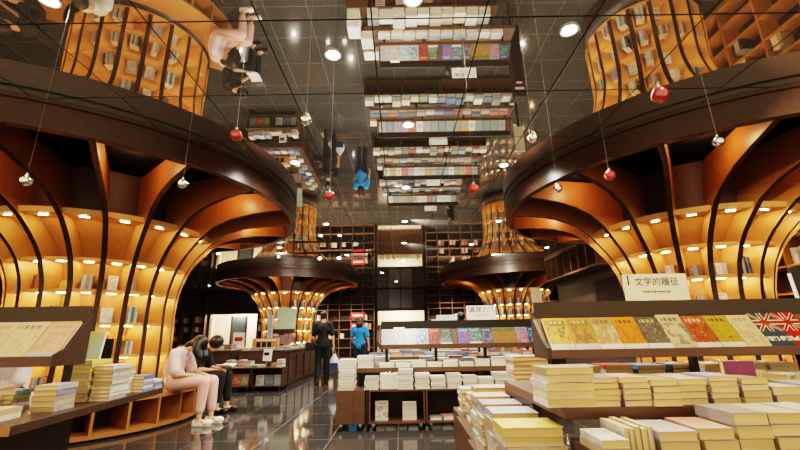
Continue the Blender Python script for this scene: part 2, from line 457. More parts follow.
# ------------------------------------------------------------------ books
def book_proto():
    b = MB(); b.box(-.5, .5, -.5, .5, 0.0, .045); b.box(-.5, .5, -.5, .5, .935, .98); b.box(-.5, -.475, -.5, .5, .045, .935)
    cover = b.build('paperback_book', 'cover')
    p = MB(); p.box(-.474, .480, -.482, .482, .0455, .9345); pg = p.build('page_block', 'page', cover)
    return cover, pg
BOOK, PAGE = book_proto(); BOOK_MESH = BOOK.data; PAGE_MESH = PAGE.data
bpy.data.objects.remove(PAGE); bpy.data.objects.remove(BOOK)
PAPER_WARM = [(.72, .52, .24, 1), (.74, .55, .27, 1), (.68, .48, .21, 1)]
PAPER_WHITE = [(.74, .70, .60, 1), (.78, .75, .66, 1), (.70, .66, .54, 1)]
COVS = {'cream': (.74, .66, .5), 'white': (.78, .77, .72), 'pink': (.72, .45, .34), 'grey': (.42, .41, .40), 'yellow': (.78, .6, .12),
        'blue': (.12, .22, .42), 'green': (.2, .34, .14), 'red': (.45, .07, .05), 'brown': (.24, .13, .07), 'black': (.03, .03, .035),
        'teal': (.12, .3, .32), 'orange': (.75, .3, .08), 'lilac': (.4, .34, .45), 'magenta': (.22, .02, .1), 'tan': (.55, .4, .24), 'silver': (.55, .57, .6)}
INKS = [(.12, .1, .1), (.3, .1, .06), (.1, .14, .25), (.35, .3, .2), (.5, .5, .48)]
NBOOK = 0
def paperback(x, y, z, w, l, t, rz, col, label, group, paper=None, name='paperback_book', rot=None, cat='book'):
    """A book with its spine on local -x, tail to local -y, lying with its bottom at z."""
    global NBOOK; NBOOK += 1
    o = bpy.data.objects.new(name, BOOK_MESH); COL.objects.link(o)
    o.location = (x, y, z); o.scale = (w, l, t); o.rotation_euler = rot or (0, 0, rz)
    c = COVS[col]; j = R.uniform(.55, .9); o.color = (c[0] * j, c[1] * j, c[2] * j, 1)
    o['ink'] = R.choice(INKS)
    p = bpy.data.objects.new('page_block', PAGE_MESH); COL.objects.link(p); p.parent = o
    p.color = R.choice(paper or PAPER_WARM)
    tag(o, label, cat, group); return o
def stack(desc, x, y, z, n, size, cols, group, rz=0, paper=None, jit=.006, flips=False):
    """n books lying on each other; desc names the stack. cols: colour names, bottom to top (the last repeats)."""
    w, l, t = size; zz = z
    for i in range(n):
        col = cols[min(i, len(cols) - 1)] if not isinstance(cols, str) else cols
        tt = t * R.uniform(.92, 1.08)
        if n == 1: lab = f'{col} paperback lying alone, {desc}'
        elif i == n - 1: lab = f'topmost {col} paperback of {desc}'
        elif i == 0: lab = f'bottom {col} paperback of {desc}'
        else: lab = f'{col} paperback, {ORD[i]} up in {desc}'
        paperback(x + R.uniform(-jit, jit), y + R.uniform(-jit, jit), zz, w, l, tt, rz + R.uniform(-.03, .03) + (pi if flips and i % 2 else 0), col, lab, group, paper)
        zz += tt + .0008
    return zz
def upright_row(desc, x, y, z, n, size, cols, group, rz=0, paper=None, lean=0, name='paperback_book', gap=.0015, spine_out=True):
    """n books standing side by side along local x, spines (or fore edges) to local -y."""
    w, l, t = size; dx = 0
    for i in range(n):
        col = cols[i % len(cols)]; tt = t * R.uniform(.8, 1.25); ll = l * R.uniform(.93, 1.03)
        # book local axes: -x spine, y length, z thickness -> stand: y->up, z->along row, spine to front
        M3 = Matrix(((0, 0, 1), (1, 0, 0), (0, 1, 0))) if spine_out else Matrix(((0, 0, 1), (-1, 0, 0), (0, 1, 0)))
        if not spine_out: M3 = Matrix(((0, 0, -1), (-1, 0, 0), (0, 1, 0)))
        Rm = Matrix.Rotation(rz, 3, 'Z') @ Matrix.Rotation(lean, 3, 'Y') @ M3
        off = Matrix.Rotation(rz, 3, 'Z') @ Vector((dx + (0 if spine_out else tt), w / 2, ll / 2))
        lab = f'{col} book, {ORD[i]} {desc if desc[:3] in ("in ", "on ") else "in " + desc}' if n > 1 else f'{col} book {desc}'
        o = paperback(x + off[0], y + off[1], z + off[2] + .0005 + abs(sin(lean)) * tt * 1.2, w, ll, tt, 0, col, lab, group, paper, name, rot=Rm.to_euler())
        dx += tt + gap
    return dx
ART_MESH = {}
def art_mesh(kind):
    if kind not in ART_MESH:
        b = MB(); b.box(-.5, .5, 0, 1, 0, 1); ART_MESH[kind] = b.mesh('display_book', 'art_' + kind)
    return ART_MESH[kind]
pgb = MB(); pgb.box(-.49, .485, 1.02, 9, .01, .985); PGB = pgb.mesh('page_block', 'page')
def display_book(x, y, z, w, h, lean, kind, c1, c2, ink, label, group, rz=0, thick=.018, tag_col=None, name='display_book'):
    """Face-out book: bottom edge at (x, y, z), leaning back by `lean` from upright."""
    o = bpy.data.objects.new(name, art_mesh(kind)); COL.objects.link(o)
    o.scale = (w, .002, h); o.location = (x, y, z); o.rotation_euler = (-lean, 0, rz)
    o.color = (*c1, 1); o['art'] = c2; o['ink'] = ink
    p = bpy.data.objects.new('page_block', PGB); COL.objects.link(p); p.parent = o; p.scale = (1, thick / .018, 1); p.color = (.8, .72, .55, 1)
    tag(o, label, 'book', group); return o
# ------------------------------------------------------------------ furniture
def cubby_cabinet(x0, x1, y, label, group=None, h=.49, d=.42, z0=.085, wood_='table', rotz=0, cells=1, back=True):
    root = empty('cubby_cabinet', ((x0 + x1) / 2, y, 0), rotz); tag(root, label, 'cabinet', group)
    w = (x1 - x0) / 2 - .003; t = .022
    b = MB(); b.box(-w, w, 0, d, h - t, h); b.box(-w, w, 0, d, z0, z0 + t)
    b.box(-w, -w + t, 0, d, z0 + t, h - t); b.box(w - t, w, 0, d, z0 + t, h - t)
    for k in range(1, cells): xx = -w + 2 * w * k / cells; b.box(xx - t / 2, xx + t / 2, .002, d - .02, z0 + t, h - t)
    b.build('carcass', wood_, root)
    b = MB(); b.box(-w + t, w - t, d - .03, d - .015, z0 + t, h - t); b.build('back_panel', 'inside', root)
    for sx in (-1, 1):
        for yy in (.05, d - .05):
            b = MB(); b.tube([(sx * (w - .06) - .012, yy, .03), (sx * (w - .06) + .012, yy, .03)], .03, 14)
            c = b.build('caster', 'black', root)
            b = MB(); b.box(sx * (w - .06) - .018, sx * (w - .06) + .018, yy - .018, yy + .018, .055, z0); b.build('caster_fork', 'metal', c)
    return root
def solid_cabinet(x0, x1, y, label, h=.49, d=.42, z0=.085, wood_='table', group=None, rotz=0, seam=True):
    root = empty('plinth_cabinet', ((x0 + x1) / 2, y, 0), rotz); tag(root, label, 'cabinet', group)
    w = (x1 - x0) / 2 - .003
    b = MB(); b.box(-w, w, 0, d, z0, h); b.build('carcass', wood_, root, bevel=.004)
    if seam: b = MB(); b.box(w * .2, w * .2 + .004, -.002, .001, z0, h); b.build('seam', 'boardblack', root)
    for sx in (-1, 1):
        for yy in (.05, d - .05):
            b = MB(); b.tube([(sx * (w - .06) - .012, yy, .03), (sx * (w - .06) + .012, yy, .03)], .03, 14); c = b.build('caster', 'black', root)
            b = MB(); b.box(sx * (w - .06) - .018, sx * (w - .06) + .018, yy - .018, yy + .018, .055, z0); b.build('caster_fork', 'metal', c)
    return root
def tier_table(x0, x1, y0, y1, z, label, th=.06, wood_='table', legs=True, group=None, nleg=3, ly=.04):
    """A raised worktop on panel legs that stands behind or above the lower tier."""
    root = empty('display_table', ((x0 + x1) / 2, y0, 0)); tag(root, label, 'table', group)
    w = (x1 - x0) / 2; d = y1 - y0
    b = MB(); b.box(-w, w, 0, d, z - th, z); b.build('table_top', wood_, root, bevel=.004)
    for k in range(nleg):
        xx = -w + .02 + (2 * w - .04) * k / (nleg - 1)
        b = MB(); b.box(xx - .02, xx + .02, ly, d - .02, 0, z - th); b.build('leg', 'tabledark', root)
    return root
def slant_rack(x0, x1, y, label, zl=.97, zt=1.363, zp=.74, lean=.5, blen=.2, wood_='table', board='board', cheeks=(True, True), posts=3, group=None, lip=.062, postd=.02):
    """Sloping book rack: a front lip, the slope, a dark board behind and posts down to the table below. y is the front of the lip.
    Returns (root, y, z): where the front bottom edge of a book stands."""
    root = empty('slanted_rack', ((x0 + x1) / 2, y, zp)); tag(root, label, 'rack', group)
    w = (x1 - x0) / 2; q = zl - zp; T = zt - zp; sL, cL = sin(lean), cos(lean)
    yb, zb = .028, q + .022 + .024 * sL
    b = MB(); b.box(-w, w, 0, .022, q, q + lip); b.build('lip', wood_, root, bevel=.003)
    Pt = lambda s, o: (yb + s * sL + o * cL, zb + s * cL - o * sL)
    b = MB(); b.box(-w + .002, w - .002, .0225, .075, q, q + .02); b.build('ledge', wood_, root)
    b = MB(); b.prism([Pt(.0, .026), Pt(blen, .026), Pt(blen, .04), Pt(.0, .04)], -w + .002, w - .002, 'x'); b.build('slope', wood_, root)
    depth = Pt(blen, .04)[0] + .002
    b = MB(); b.box(-w, w, depth, depth + .025, q + .08, T); b.build('back_board', board, root)
    for on, s in zip(cheeks, (-1, 1)):
        if on:
            xa, xb = (s * w, s * (w + .02)) if s > 0 else (s * (w + .02), s * w)
            b = MB(); b.prism([(0, q), (0, q + lip + .01), (depth * .35, q + lip + .05), (depth - .005, T - .1), (depth + .025, T - .06), (depth + .025, q)], xa, xb, 'x'); b.build('end_panel', 'tabledark', root)
    for k in range(posts):
        xx = -w + .08 + (2 * w - .16) * k / max(1, posts - 1)
        b = MB(); b.box(xx - postd, xx + postd, depth - .02, depth + .02, 0, q + .082); b.build('post', 'boardblack', root)
    return root, y + yb, zp + zb

# ---- centre islands: front island (A) with individual books; islands behind are seen from above in the mirror
def text_child(parent, txt, size, loc, mat='ink', rot=(pi / 2, 0, 0), name='lettering', ext=.0004, align='CENTER'):
    cu = bpy.data.curves.new(name, 'FONT'); cu.body = txt; cu.size = size; cu.align_x = align; cu.align_y = 'CENTER'; cu.extrude = ext
    cu.materials.append(M[mat]); tmp = bpy.data.objects.new(name, cu); COL.objects.link(tmp)
    bpy.context.view_layer.update(); me = bpy.data.meshes.new_from_object(tmp.evaluated_get(bpy.context.evaluated_depsgraph_get())); bpy.data.objects.remove(tmp)
    o = bpy.data.objects.new(name, me); COL.objects.link(o); o.parent = parent; o.location = loc; o.rotation_euler = rot
    return o
def sign(name, x, y, z, w, h, label, txt, mat, tsize, bar=True, sub=True, rz=0, clips=True):
    root = empty(name, (x, y, z), rz); tag(root, label, 'sign')
    b = MB(); b.box(-w / 2, w / 2, -.002, .002, 0, h); b.build('card', mat, root)
    if bar: b = MB(); b.box(-w / 2 + w * .07, -w / 2 + w * .09, -.004, -.0022, h * .58, h * .95); b.build('black_bar', 'ink', root)
    if txt: text_child(root, txt, tsize, (w * .02, -.0035, h * .68))
    if sub:
        b = MB(); x0 = -w * .22
        for k in range(12):
            ww = w * .44 / 12; hh = h * (.045 + .03 * ((k * 7) % 3) / 2)
            b.box(x0 + k * ww, x0 + k * ww + ww * .62, -.0032, -.0022, h * .32 - hh / 2, h * .32 + hh / 2)
        b.build('small_print', 'ink', root)
    if clips:
        for s in (-.22, .25):
            b = MB(); b.box(s * w - .022, s * w + .022, -.008, .008, -.022, .012); b.build('clip', 'signwhite', root)
    return root

IX0, IX1, IY = -.85, 2.15, 5.50
solid_cabinet(-.85, -.475, IY, 'plain brown end cabinet on casters at the aisle end of the island')
cubby_cabinet(-.43, .305, IY, 'brown open cubby holding a white portrait book and red black spines')
cubby_cabinet(.31, 1.045, IY, 'brown open cubby with papers lying on its floor, on casters')
cubby_cabinet(1.05, 1.785, IY, 'brown open cubby cabinet hidden behind the narrow aisle stacks')
b = MB(); b.box(0, .03, 0, .40, .02, .48); tag(b.build('gap_shade', 'boardblack', loc=(-.468, IY + .01, 0)), 'dark sheet for the shaded gap between the plain end cabinet and the first cubby', 'panel')  # dark sheet set in as the shade of the open gap
tier_table(-.62, 2.12, 5.75, 6.42, .742, 'raised brown middle tier of the front island', nleg=4, ly=.2)
RACK_A = slant_rack(-.285, 2.0, 5.76, 'long slanted rack of glossy magazines on the front island', zp=.742, zt=1.37, zl=.985, board='boardblack', posts=4, lean=.44, blen=.268)
sign('tabletop_sign', 1.20, 5.975, 1.372, .43, .205, 'white card sign with four large characters clipped on the front island rack', '真理之门', 'signwhite', .088)

# ---- reflected islands further back
for i, (x0, x1, y) in enumerate(((-.77, 2.9, 8.06), (-.75, 2.7, 10.75), (-.7, 2.4, 13.3))):
    wh = ['second', 'third', 'fourth'][i]
    n = 4
    for k in range(n):
        a = x0 + (x1 - x0) * k / n; c = x0 + (x1 - x0) * (k + 1) / n
        cubby_cabinet(a, c - .005, y, f'brown open cubby cabinet, {ORD[k]} from the main aisle in the {wh} island row', 'cubby cabinets of the rear islands', wood_='tabledark' if k < 2 else 'table')
    tier_table(x0 + .1, x1 - .1, y + .25, y + .92, .742, f'raised middle tier of the {wh} island row', nleg=4, ly=.2)
    slant_rack(x0 + .3, x1 - .2, y + .26, f'long slanted magazine rack of the {wh} island row', zp=.742, zt=1.37, zl=.985, board='boardblack', posts=4, lean=.44, blen=.268)
    sign('tabletop_sign', .98 + .1 * i, y + .475, 1.372, .43, .19, f'white card sign clipped on the rack of the {wh} island row', '', 'signwhite', .01, sub=True, bar=True)
# ------------------------------------------------------------------ books on the front island
g = 'paperbacks on the lower tier of the front island'
Z1 = .4905
d1 = lambda k: f'the {ORD[k]} stack from the aisle, island lower tier'
wht = PAPER_WHITE
stack(d1(0), -.72, 5.66, Z1, 11, (.21, .29, .034), ['white', 'cream', 'white', 'white', 'cream', 'white'], g, paper=wht)
stack(d1(1), -.39, 5.63, Z1, 6, (.19, .25, .026), ['cream', 'grey', 'white', 'cream', 'white', 'grey'], g, paper=wht)
upright_row('the upright row on the island lower tier', -.278, 5.53, Z1, 9, (.14, .20, .026), ['white', 'cream', 'white', 'tan', 'cream', 'white'], g, paper=wht, spine_out=False)
xs = [.06, .275, .485, .70, .905, 1.12, 1.33, 1.54]
ns = [8, 6, 5, 6, 5, 4, 6, 5]
for k, (x, n) in enumerate(zip(xs, ns)):
    stack(d1(2 + k), x, 5.635, Z1, n, (.195, .235, .030), [R.choice(['white', 'cream', 'grey', 'silver', 'white']) for _ in range(n)], g, paper=wht)
g = 'paperbacks on the middle tier of the front island'
d2 = lambda k: f'the {ORD[k]} stack from the aisle, island middle tier'
stack(d2(0), -.50, 5.90, .7425, 5, (.22, .26, .03), ['white', 'cream', 'grey', 'silver', 'white'], g, paper=wht)
for k in range(10):
    n = [2, 2, 3, 2, 3, 2, 3, 3, 2, 3][k]
    stack(d2(1 + k), -.20 + .222 * k, 5.833, .7425, n, (.205, .145, .03), [R.choice(['white', 'cream', 'silver', 'tan', 'white', 'grey', 'white']) for _ in range(n)], g, paper=wht)
# things in the two cubbies
g = 'books in the cubbies of the front island'
display_book(-.265, 5.60, .108, .17, .235, .10, 'plain', (.75, .72, .66), (.45, .16, .08), (.2, .1, .06), 'white face-out book with a portrait standing in the first island cubby', g)
zz = .107
for k in range(8):
    paperback(.10, 5.68, zz, .19, .15, .028, pi / 2 * 0, 'red' if k < 3 else 'black', ('bottom' if k == 0 else 'topmost' if k == 7 else ORD[k]) + (' book' if k in (0, 7) else ' book from bottom') + ' of the red and black stack inside the first cubby', g, wht); zz += .0285
for k in range(3): paperback(.44 + .165 * k, 5.66, .1085, .15, .2, .03 + .012 * k, .1 * k, ['silver', 'pink', 'brown'][k], ['silver book lying nearest the aisle in the second cubby', 'pinkish book lying in the middle of the second cubby', 'brown book lying deepest along the second cubby'][k], g, wht)
# magazines on the rack (colours read left to right)
g = 'face-out magazines on the front island rack'
MAG = [('plain', (.5, .47, .56), (.4, .22, .26), (.2, .2, .35), 'pale lilac magazine at the aisle end'), ('plain', (.6, .56, .52), (.42, .18, .12), (.2, .12, .1), 'white magazine with a crowd of figures'),
       ('plain', (.5, .62, .64), (.25, .42, .5), (.55, .45, .05), 'pale blue magazine with a yellow corner'), ('plain', (.42, .5, .58), (.03, .04, .06), (.05, .06, .1), 'pale magazine with a dark silhouette'),
       ('plain', (.38, .025, .015), (.06, .01, .01), (.6, .4, .1), 'dark red magazine with a face'), ('band', (.035, .07, .045), (.16, .26, .18), (.4, .4, .3), 'dark green magazine with a white paper band'),
       ('plain', (.06, .12, .38), (.45, .05, .02), (.6, .6, .65), 'blue magazine with a red figure'), ('band', (.06, .13, .15), (.25, .32, .32), (.5, .5, .45), 'teal grey magazine with a white strip'),
       ('plain', (.05, .055, .09), (.2, .2, .25), (.45, .4, .36), 'slate magazine with fine pattern'), ('plain', (.2, .15, .05), (.5, .14, .02), (.05, .04, .02), 'first olive and orange magazine'),
       ('plain', (.17, .17, .06), (.5, .16, .02), (.06, .05, .02), 'second olive and orange magazine'), ('plain', (.32, .27, .34), (.5, .04, .1), (.08, .08, .12), 'grey magazine with a pink streak'),
       ('plain', (.015, .04, .14), (.12, .3, .2), (.4, .45, .5), 'navy magazine with green shapes')]
xx = -.19
for k, (kd, c1, c2, ink, lb) in enumerate(MAG):
    if k == 6: xx += .06
    display_book(xx, RACK_A[1], RACK_A[2], .165, .265, .44, kd, c1, c2, ink, lb + ' on the front island rack', g, thick=.008); xx += .168 if k != 5 else .19
for x, lb in ((-.02, 'white price slip clipped over the magazines nearest the aisle'), ):
    b = MB(); b.box(-.08, .08, -.002, .002, 0, .05); tag(b.build('price_slip', 'signwhite', loc=(x, 5.905, 1.235)), lb, 'slip').rotation_euler = (-.44, 0, 0)

# ------------------------------------------------------------------ tall display on the near side (behind the stacks of yellow-edged paperbacks)
tier_table(.72, 3.6, 1.90, 2.95, .858, 'tall walnut table of paperback stacks under the slanted rack of novels', th=.05, nleg=4, ly=.45)
RACK_B = slant_rack(.83, 3.5, 2.28, 'slanted rack of ten novels above the tall walnut table', zp=.858, zl=1.04, zt=1.362, lean=.6, blen=.245, lip=.048, posts=4, postd=.016)
sign('tabletop_sign', 1.615, 2.492, 1.364, .405, .165, 'cream card sign with five large characters clipped above the slanted novels', '文学的履征', 'cream', .056)
g = 'face-out novels on the tall slanted rack'
NOV = [('frame', (.17, .12, .03), (.75, .42, .02), (.6, .46, .16), 'brown novel with a yellow frame'), ('frame', (.24, .12, .02), (.55, .25, .04), (.62, .45, .16), 'dark gold novel with a tan frame'),
       ('band', (.42, .26, .1), (.6, .46, .26), (.2, .08, .02), 'tan novel with a pale swoosh and cream band'), ('band', (.66, .22, .025), (.5, .14, .01), (.06, .05, .02), 'orange novel with a dark branch'),
       ('band', (.1, .075, .05), (.16, .13, .1), (.5, .4, .25), 'charcoal novel with a cream diagonal band'), ('plain', (.55, .44, .27), (.2, .13, .07), (.08, .06, .03), 'beige novel with an ink landscape'),
       ('band', (.45, .10, .025), (.32, .05, .01), (.7, .55, .35), 'rust red novel with a cream band'), ('band', (.5, .33, .04), (.42, .27, .03), (.03, .02, .01), 'mustard yellow novel with a small black bird'),
       ('plain', (.7, .55, .32), (.55, .38, .18), (.4, .25, .1), 'cream novel with small title'), ('cross', (.05, .065, .08), (.4, .04, .01), (.7, .55, .35), 'dark book with crossed stripes'),
       ('cross', (.42, .025, .012), (.42, .025, .012), (.7, .55, .35), 'red book with crossed stripes'), ('band', (.2, .1, .03), (.4, .2, .04), (.1, .08, .05), 'brown novel at the outer end of the rack')]
for k, (kd, c1, c2, ink, lb) in enumerate(NOV):
    display_book(.92 + .1385 * k, RACK_B[1], RACK_B[2], .135 if k != 5 else .14, .228 + .012 * (k in (5, 9, 10)), .60, kd, c1, c2, ink, lb + ' on the tall slanted rack', g)

Z2 = .8585; g = 'yellow-edged paperbacks on the tall walnut table'
e1 = lambda k: f'the {ORD[k]} front-row stack, tall table'
big = (.225, .20, .0325)
stack('the thick stack at the aisle corner of the tall table', .77, 2.01, Z2, 5, big, ['white', 'cream', 'white', 'cream', 'tan'], g)
xs = [.925, 1.055, 1.19, 1.325, 1.465, 1.605, 1.745, 1.885, 2.02]
ns = [5, 5, 4, 4, 5, 4, 2, 3, 4]; ts = [.0245, .0245, .028, .026, .0235, .027, .034, .027, .025]
for k, (x, n, t) in enumerate(zip(xs, ns, ts)):
    stack(e1(k), x, 1.995 + R.uniform(-.01, .01), Z2, n, (.127, .185, t), [R.choice(['tan', 'cream', 'lilac', 'cream', 'grey']) for _ in range(n - 1)] + [['lilac', 'pink', 'tan', 'cream', 'lilac', 'tan', 'cream', 'silver', 'pink'][k]], g)
e2 = lambda k: f'the {ORD[k]} middle-row stack, tall table'
cols2 = ['grey', 'pink', 'green', 'pink', 'cream', 'lilac', 'tan', 'cream', 'teal']
for k in range(9):
    n = [4, 2, 2, 2, 2, 2, 2, 2, 2][k]
    stack(e2(k), 1.0 + .148 * k, 2.215, Z2 + (.0465 if k else 0), n, (.138, .19, .025), ['cream', 'tan', 'cream', 'tan'][:max(0, n - 1)] + [cols2[k]], g)
e3 = lambda k: f'the {ORD[k]} back-row stack, tall table'
for k, c in enumerate(['silver', 'red', 'blue', 'black', 'tan', 'teal', 'brown']):
    stack(e3(k), 1.12 + .2 * k, 2.62, Z2 + .0505, 3, (.17, .2, .024), [c, 'black' if c in ('blue', 'black') else 'cream', c], g)
b = MB(); b.box(1.07, 2.4, 2.122, 2.31, 0, .0455); tag(b.build('book_riser', 'tabledark', loc=(0, 0, Z2)), 'thin dark riser board under the middle row of stacks on the tall table', 'riser')
b = MB(); b.box(1.0, 2.5, 2.515, 2.74, 0, .0495); tag(b.build('book_riser', 'tabledark', loc=(0, 0, Z2)), 'thicker dark riser board under the back row of stacks on the tall table', 'riser')
# magenta boxed volume lying against pale upright books
o = paperback(1.70, 2.155, .955, .085, .155, .028, 0, 'magenta', 'magenta hardback standing on its long edge behind the front stacks', g); 
o['ink'] = (.2, .02, .09); o.rotation_euler = Matrix(((0, 1, 0), (0, 0, -1), (-1, 0, 0))).to_euler(); o.location = (1.685, 2.105, Z2 + .127)
upright_row('the pale upright row beside the magenta hardback', 1.768, 2.10, Z2 + .001, 4, (.13, .125, .016), ['cream', 'white', 'cream', 'tan'], g, spine_out=False)

# lower tables nearest the camera
tier_table(.725, 2.4, 1.50, 1.885, .742, 'low walnut table with piles of thick paperbacks under the tall table', th=.05, nleg=2, wood_='tabledark', ly=.1)
Z3 = .7425; g = 'thick paperbacks on the low front table'
f1 = lambda s: 'the ' + s + ' pile, low front table'
stack(f1('third'), 1.345, 1.755, Z3, 3, (.137, .21, .042), ['cream', 'tan', 'grey'], g)
stack(f1('fourth'), 1.487, 1.755, Z3, 3, (.14, .21, .043), ['tan', 'grey', 'cream'], g)
stack(f1('fifth'), 1.635, 1.755, Z3, 3, (.14, .21, .043), ['cream', 'tan', 'silver'], g)
stack(f1('second'), 1.20, 1.75, Z3, 2, (.135, .21, .041), ['tan', 'pink'], g)
stack(f1('first'), 1.045, 1.75, Z3, 2, (.15, .21, .034), ['tan', 'silver'], g)
stack(f1('flat low'), .785, 1.70, Z3, 2, (.10, .19, .026), ['tan', 'white'], g)
upright_row('the edge-on row on the low front table', .85, 1.66, Z3, 5, (.19, .085, .019), ['cream', 'silver', 'grey', 'cream', 'lilac'], g, rz=0, spine_out=False)

# narrow aisle cabinets with the long diagonal row of stacks
solid_cabinet(.50, .90, 3.735, 'far walnut cabinet of the narrow aisle row, end-on to the aisle', d=.46, group='narrow aisle cabinets')
solid_cabinet(.47, .90, 2.965, 'middle walnut cabinet of the narrow aisle row, end-on to the aisle', d=.765, group='narrow aisle cabinets', seam=False)
solid_cabinet(.44, .715, 1.80, 'nearest walnut cabinet of the narrow aisle row, under the first tall stack', d=1.16, group='narrow aisle cabinets', seam=False)
g = 'paperbacks in the diagonal row along the aisle'
h1 = lambda k: f'the {ORD[k]} aisle-row stack from the nearest'
SR = [(.578, 1.985, .265, .20, 8, .036, 'yellow'), (.588, 2.33, .24, .20, 8, .036, 'silver'), (.592, 2.62, .235, .2, 8, .035, 'lilac'), (.60, 2.86, .23, .2, 8, .036, 'pink'), (.68, 3.21, .27, .2, 8, .037, 'pink'), (.66, 3.52, .22, .2, 7, .030, 'cream'), (.62, 3.86, .19, .2, 7, .03, 'white')]
for k, (x, y, w, l, n, t, top) in enumerate(SR):
    stack(h1(k), x, y, .4905, n, (w, l, t), [R.choice(['white', 'pink', 'cream', 'silver', 'cream']) for _ in range(n - 1)] + [top], g, jit=.009)
solid_cabinet(.82, 1.12, 3.30, 'taller walnut block carrying the pink stack behind the aisle row', d=.36, h=.70, seam=False) if False else None
b = MB(); b.box(-.15, .15, -.13, .13, 0, .70); b.box(-.17, .17, -.15, .15, .70, .72); tag(b.build('book_plinth', 'tabledark', loc=(1.07, 3.55, 0)), 'dark plinth carrying the tall pink stack behind the aisle row', 'plinth')
stack('the tall pink stack behind the aisle row', 1.07, 3.55, .7205, 8, (.29, .22, .0335), ['white', 'pink', 'cream', 'pink', 'pink', 'cream', 'pink', 'pink'], g, jit=.008)
stack('the striped stack behind the corner stack', .80, 2.225, Z2, 3, (.17, .2, .028), ['white', 'blue', 'silver'], g)
# ------------------------------------------------------------------ near table on the other side with slanted rack
root = empty('display_table', (-2.22, 2.45, 0), radians(4.4)); tag(root, 'long dark table of paperback stacks with a pale cut end beside the bench', 'table')
b = MB(); b.box(-2.2, 0, 0, 1.72, .665, .72); b.build('table_top', 'tabledark', root, bevel=.004)
b = MB(); b.box(-2.2, -.003, -.006, 0, .667, .718); b.build('end_grain', 'bench', root)
b = MB(); b.box(-2.2, -.42, .35, 1.15, 0, .665); b.build('plinth', 'tabledark', root)
RACK_C = slant_rack(-4.3, -2.42, 2.86, 'slanted rack of three beige books on the dark table by the bench', zp=.72, zl=1.01, zt=1.44, lean=.62, blen=.345, lip=.07, cheeks=(False, True), posts=4)
g = 'face-out beige books on the slanted rack by the bench'
BG = [(.72, .53, .35, 'beige album at the outer end'), (.74, .56, .37, 'beige album with a line drawing'), (.76, .58, .38, 'beige album with flowing black brush writing'), (.74, .48, .34, 'pinkish beige album with a red border nearest the bench')]
for k, (r_, g_, b_, lb) in enumerate(BG):
    display_book(-3.245 + .232 * k, RACK_C[1], RACK_C[2], .228, .34, .62, 'plain' if k != 3 else 'frame', (r_, g_, b_), (r_ * .93, g_ * .9, b_ * .85) if k != 3 else (.6, .38, .24), (r_ * .75, g_ * .6, b_ * .5) if k != 2 else (.25, .18, .12), lb + ' on the slanted rack', g, thick=.02)
g = 'paperbacks on the dark table by the bench'
Z4 = .7205
k1 = lambda s: 'the ' + s + ' on the dark table'
def L(u, v):  # table coordinates (u along the edge away from the front, v in from the edge)
    a = radians(4.4); x, y = -v, u
    return (-2.22 + x * cos(a) - y * sin(a), 2.45 + x * sin(a) + y * cos(a))
rz = radians(4.4) + pi
def st(desc, u, v, n, size, cols, rz2=0): x, y = L(u, v); return stack(k1(desc), x, y, Z4, n, size, cols, g, rz + rz2)
st('low front corner pile', .15, .27, 2, (.2, .26, .034), ['cream', 'tan'])
st('grey pile at the front end', .30, .53, 4, (.20, .27, .028), ['grey', 'lilac', 'brown', 'tan', 'grey'])
st('outer front pile', .30, .78, 3, (.21, .27, .028), ['grey', 'silver', 'black', 'silver', 'grey'])
st('grey-sided pile', .53, .17, 5, (.15, .19, .034), ['grey', 'tan', 'grey', 'lilac', 'grey'])
st('wide flat pile', .52, .50, 5, (.26, .14, .027), ['tan', 'grey', 'tan', 'green', 'teal'])
st('tall yellow pile', .99, .27, 10, (.19, .25, .030), ['cream', 'tan', 'tan', 'cream', 'yellow', 'cream', 'yellow', 'yellow'])
st('pale pile beside the yellow', 1.0, .085, 9, (.15, .24, .028), ['grey', 'silver', 'cream', 'silver', 'cream', 'grey', 'silver', 'tan', 'silver'])
st('cream pile past the yellow pile', 1.28, .20, 9, (.17, .22, .027), ['white', 'cream', 'silver', 'cream', 'white', 'yellow', 'silver', 'yellow'])
st('blue-striped pile', 1.46, .08, 5, (.13, .18, .027), ['blue', 'white', 'lilac', 'white', 'blue'])
st('last pale pile', 1.63, .07, 3, (.12, .14, .03), ['silver', 'blue', 'white'])
x, y = L(1.05, .42)
display_book(-2.775, 3.66, .988, .175, .272, .16, 'plain', (.55, .62, .35), (.5, .66, .75), (.72, .6, .1), 'yellow and sky blue book standing face-out above the tall pile', g, rz=.10, thick=.03)
b = MB(); b.box(-.07, .07, -.01, .12, 0, .008); b.box(-.07, .07, .125, .137, 0, .2); b.box(-.07, .07, .10, .137, 0, .008); b.box(-.05, .05, .02, .09, -.269, 0)
tag(b.build('book_easel', 'black', loc=(-2.775, 3.72, .99)), 'small black book stand holding the yellow and blue book', 'stand')
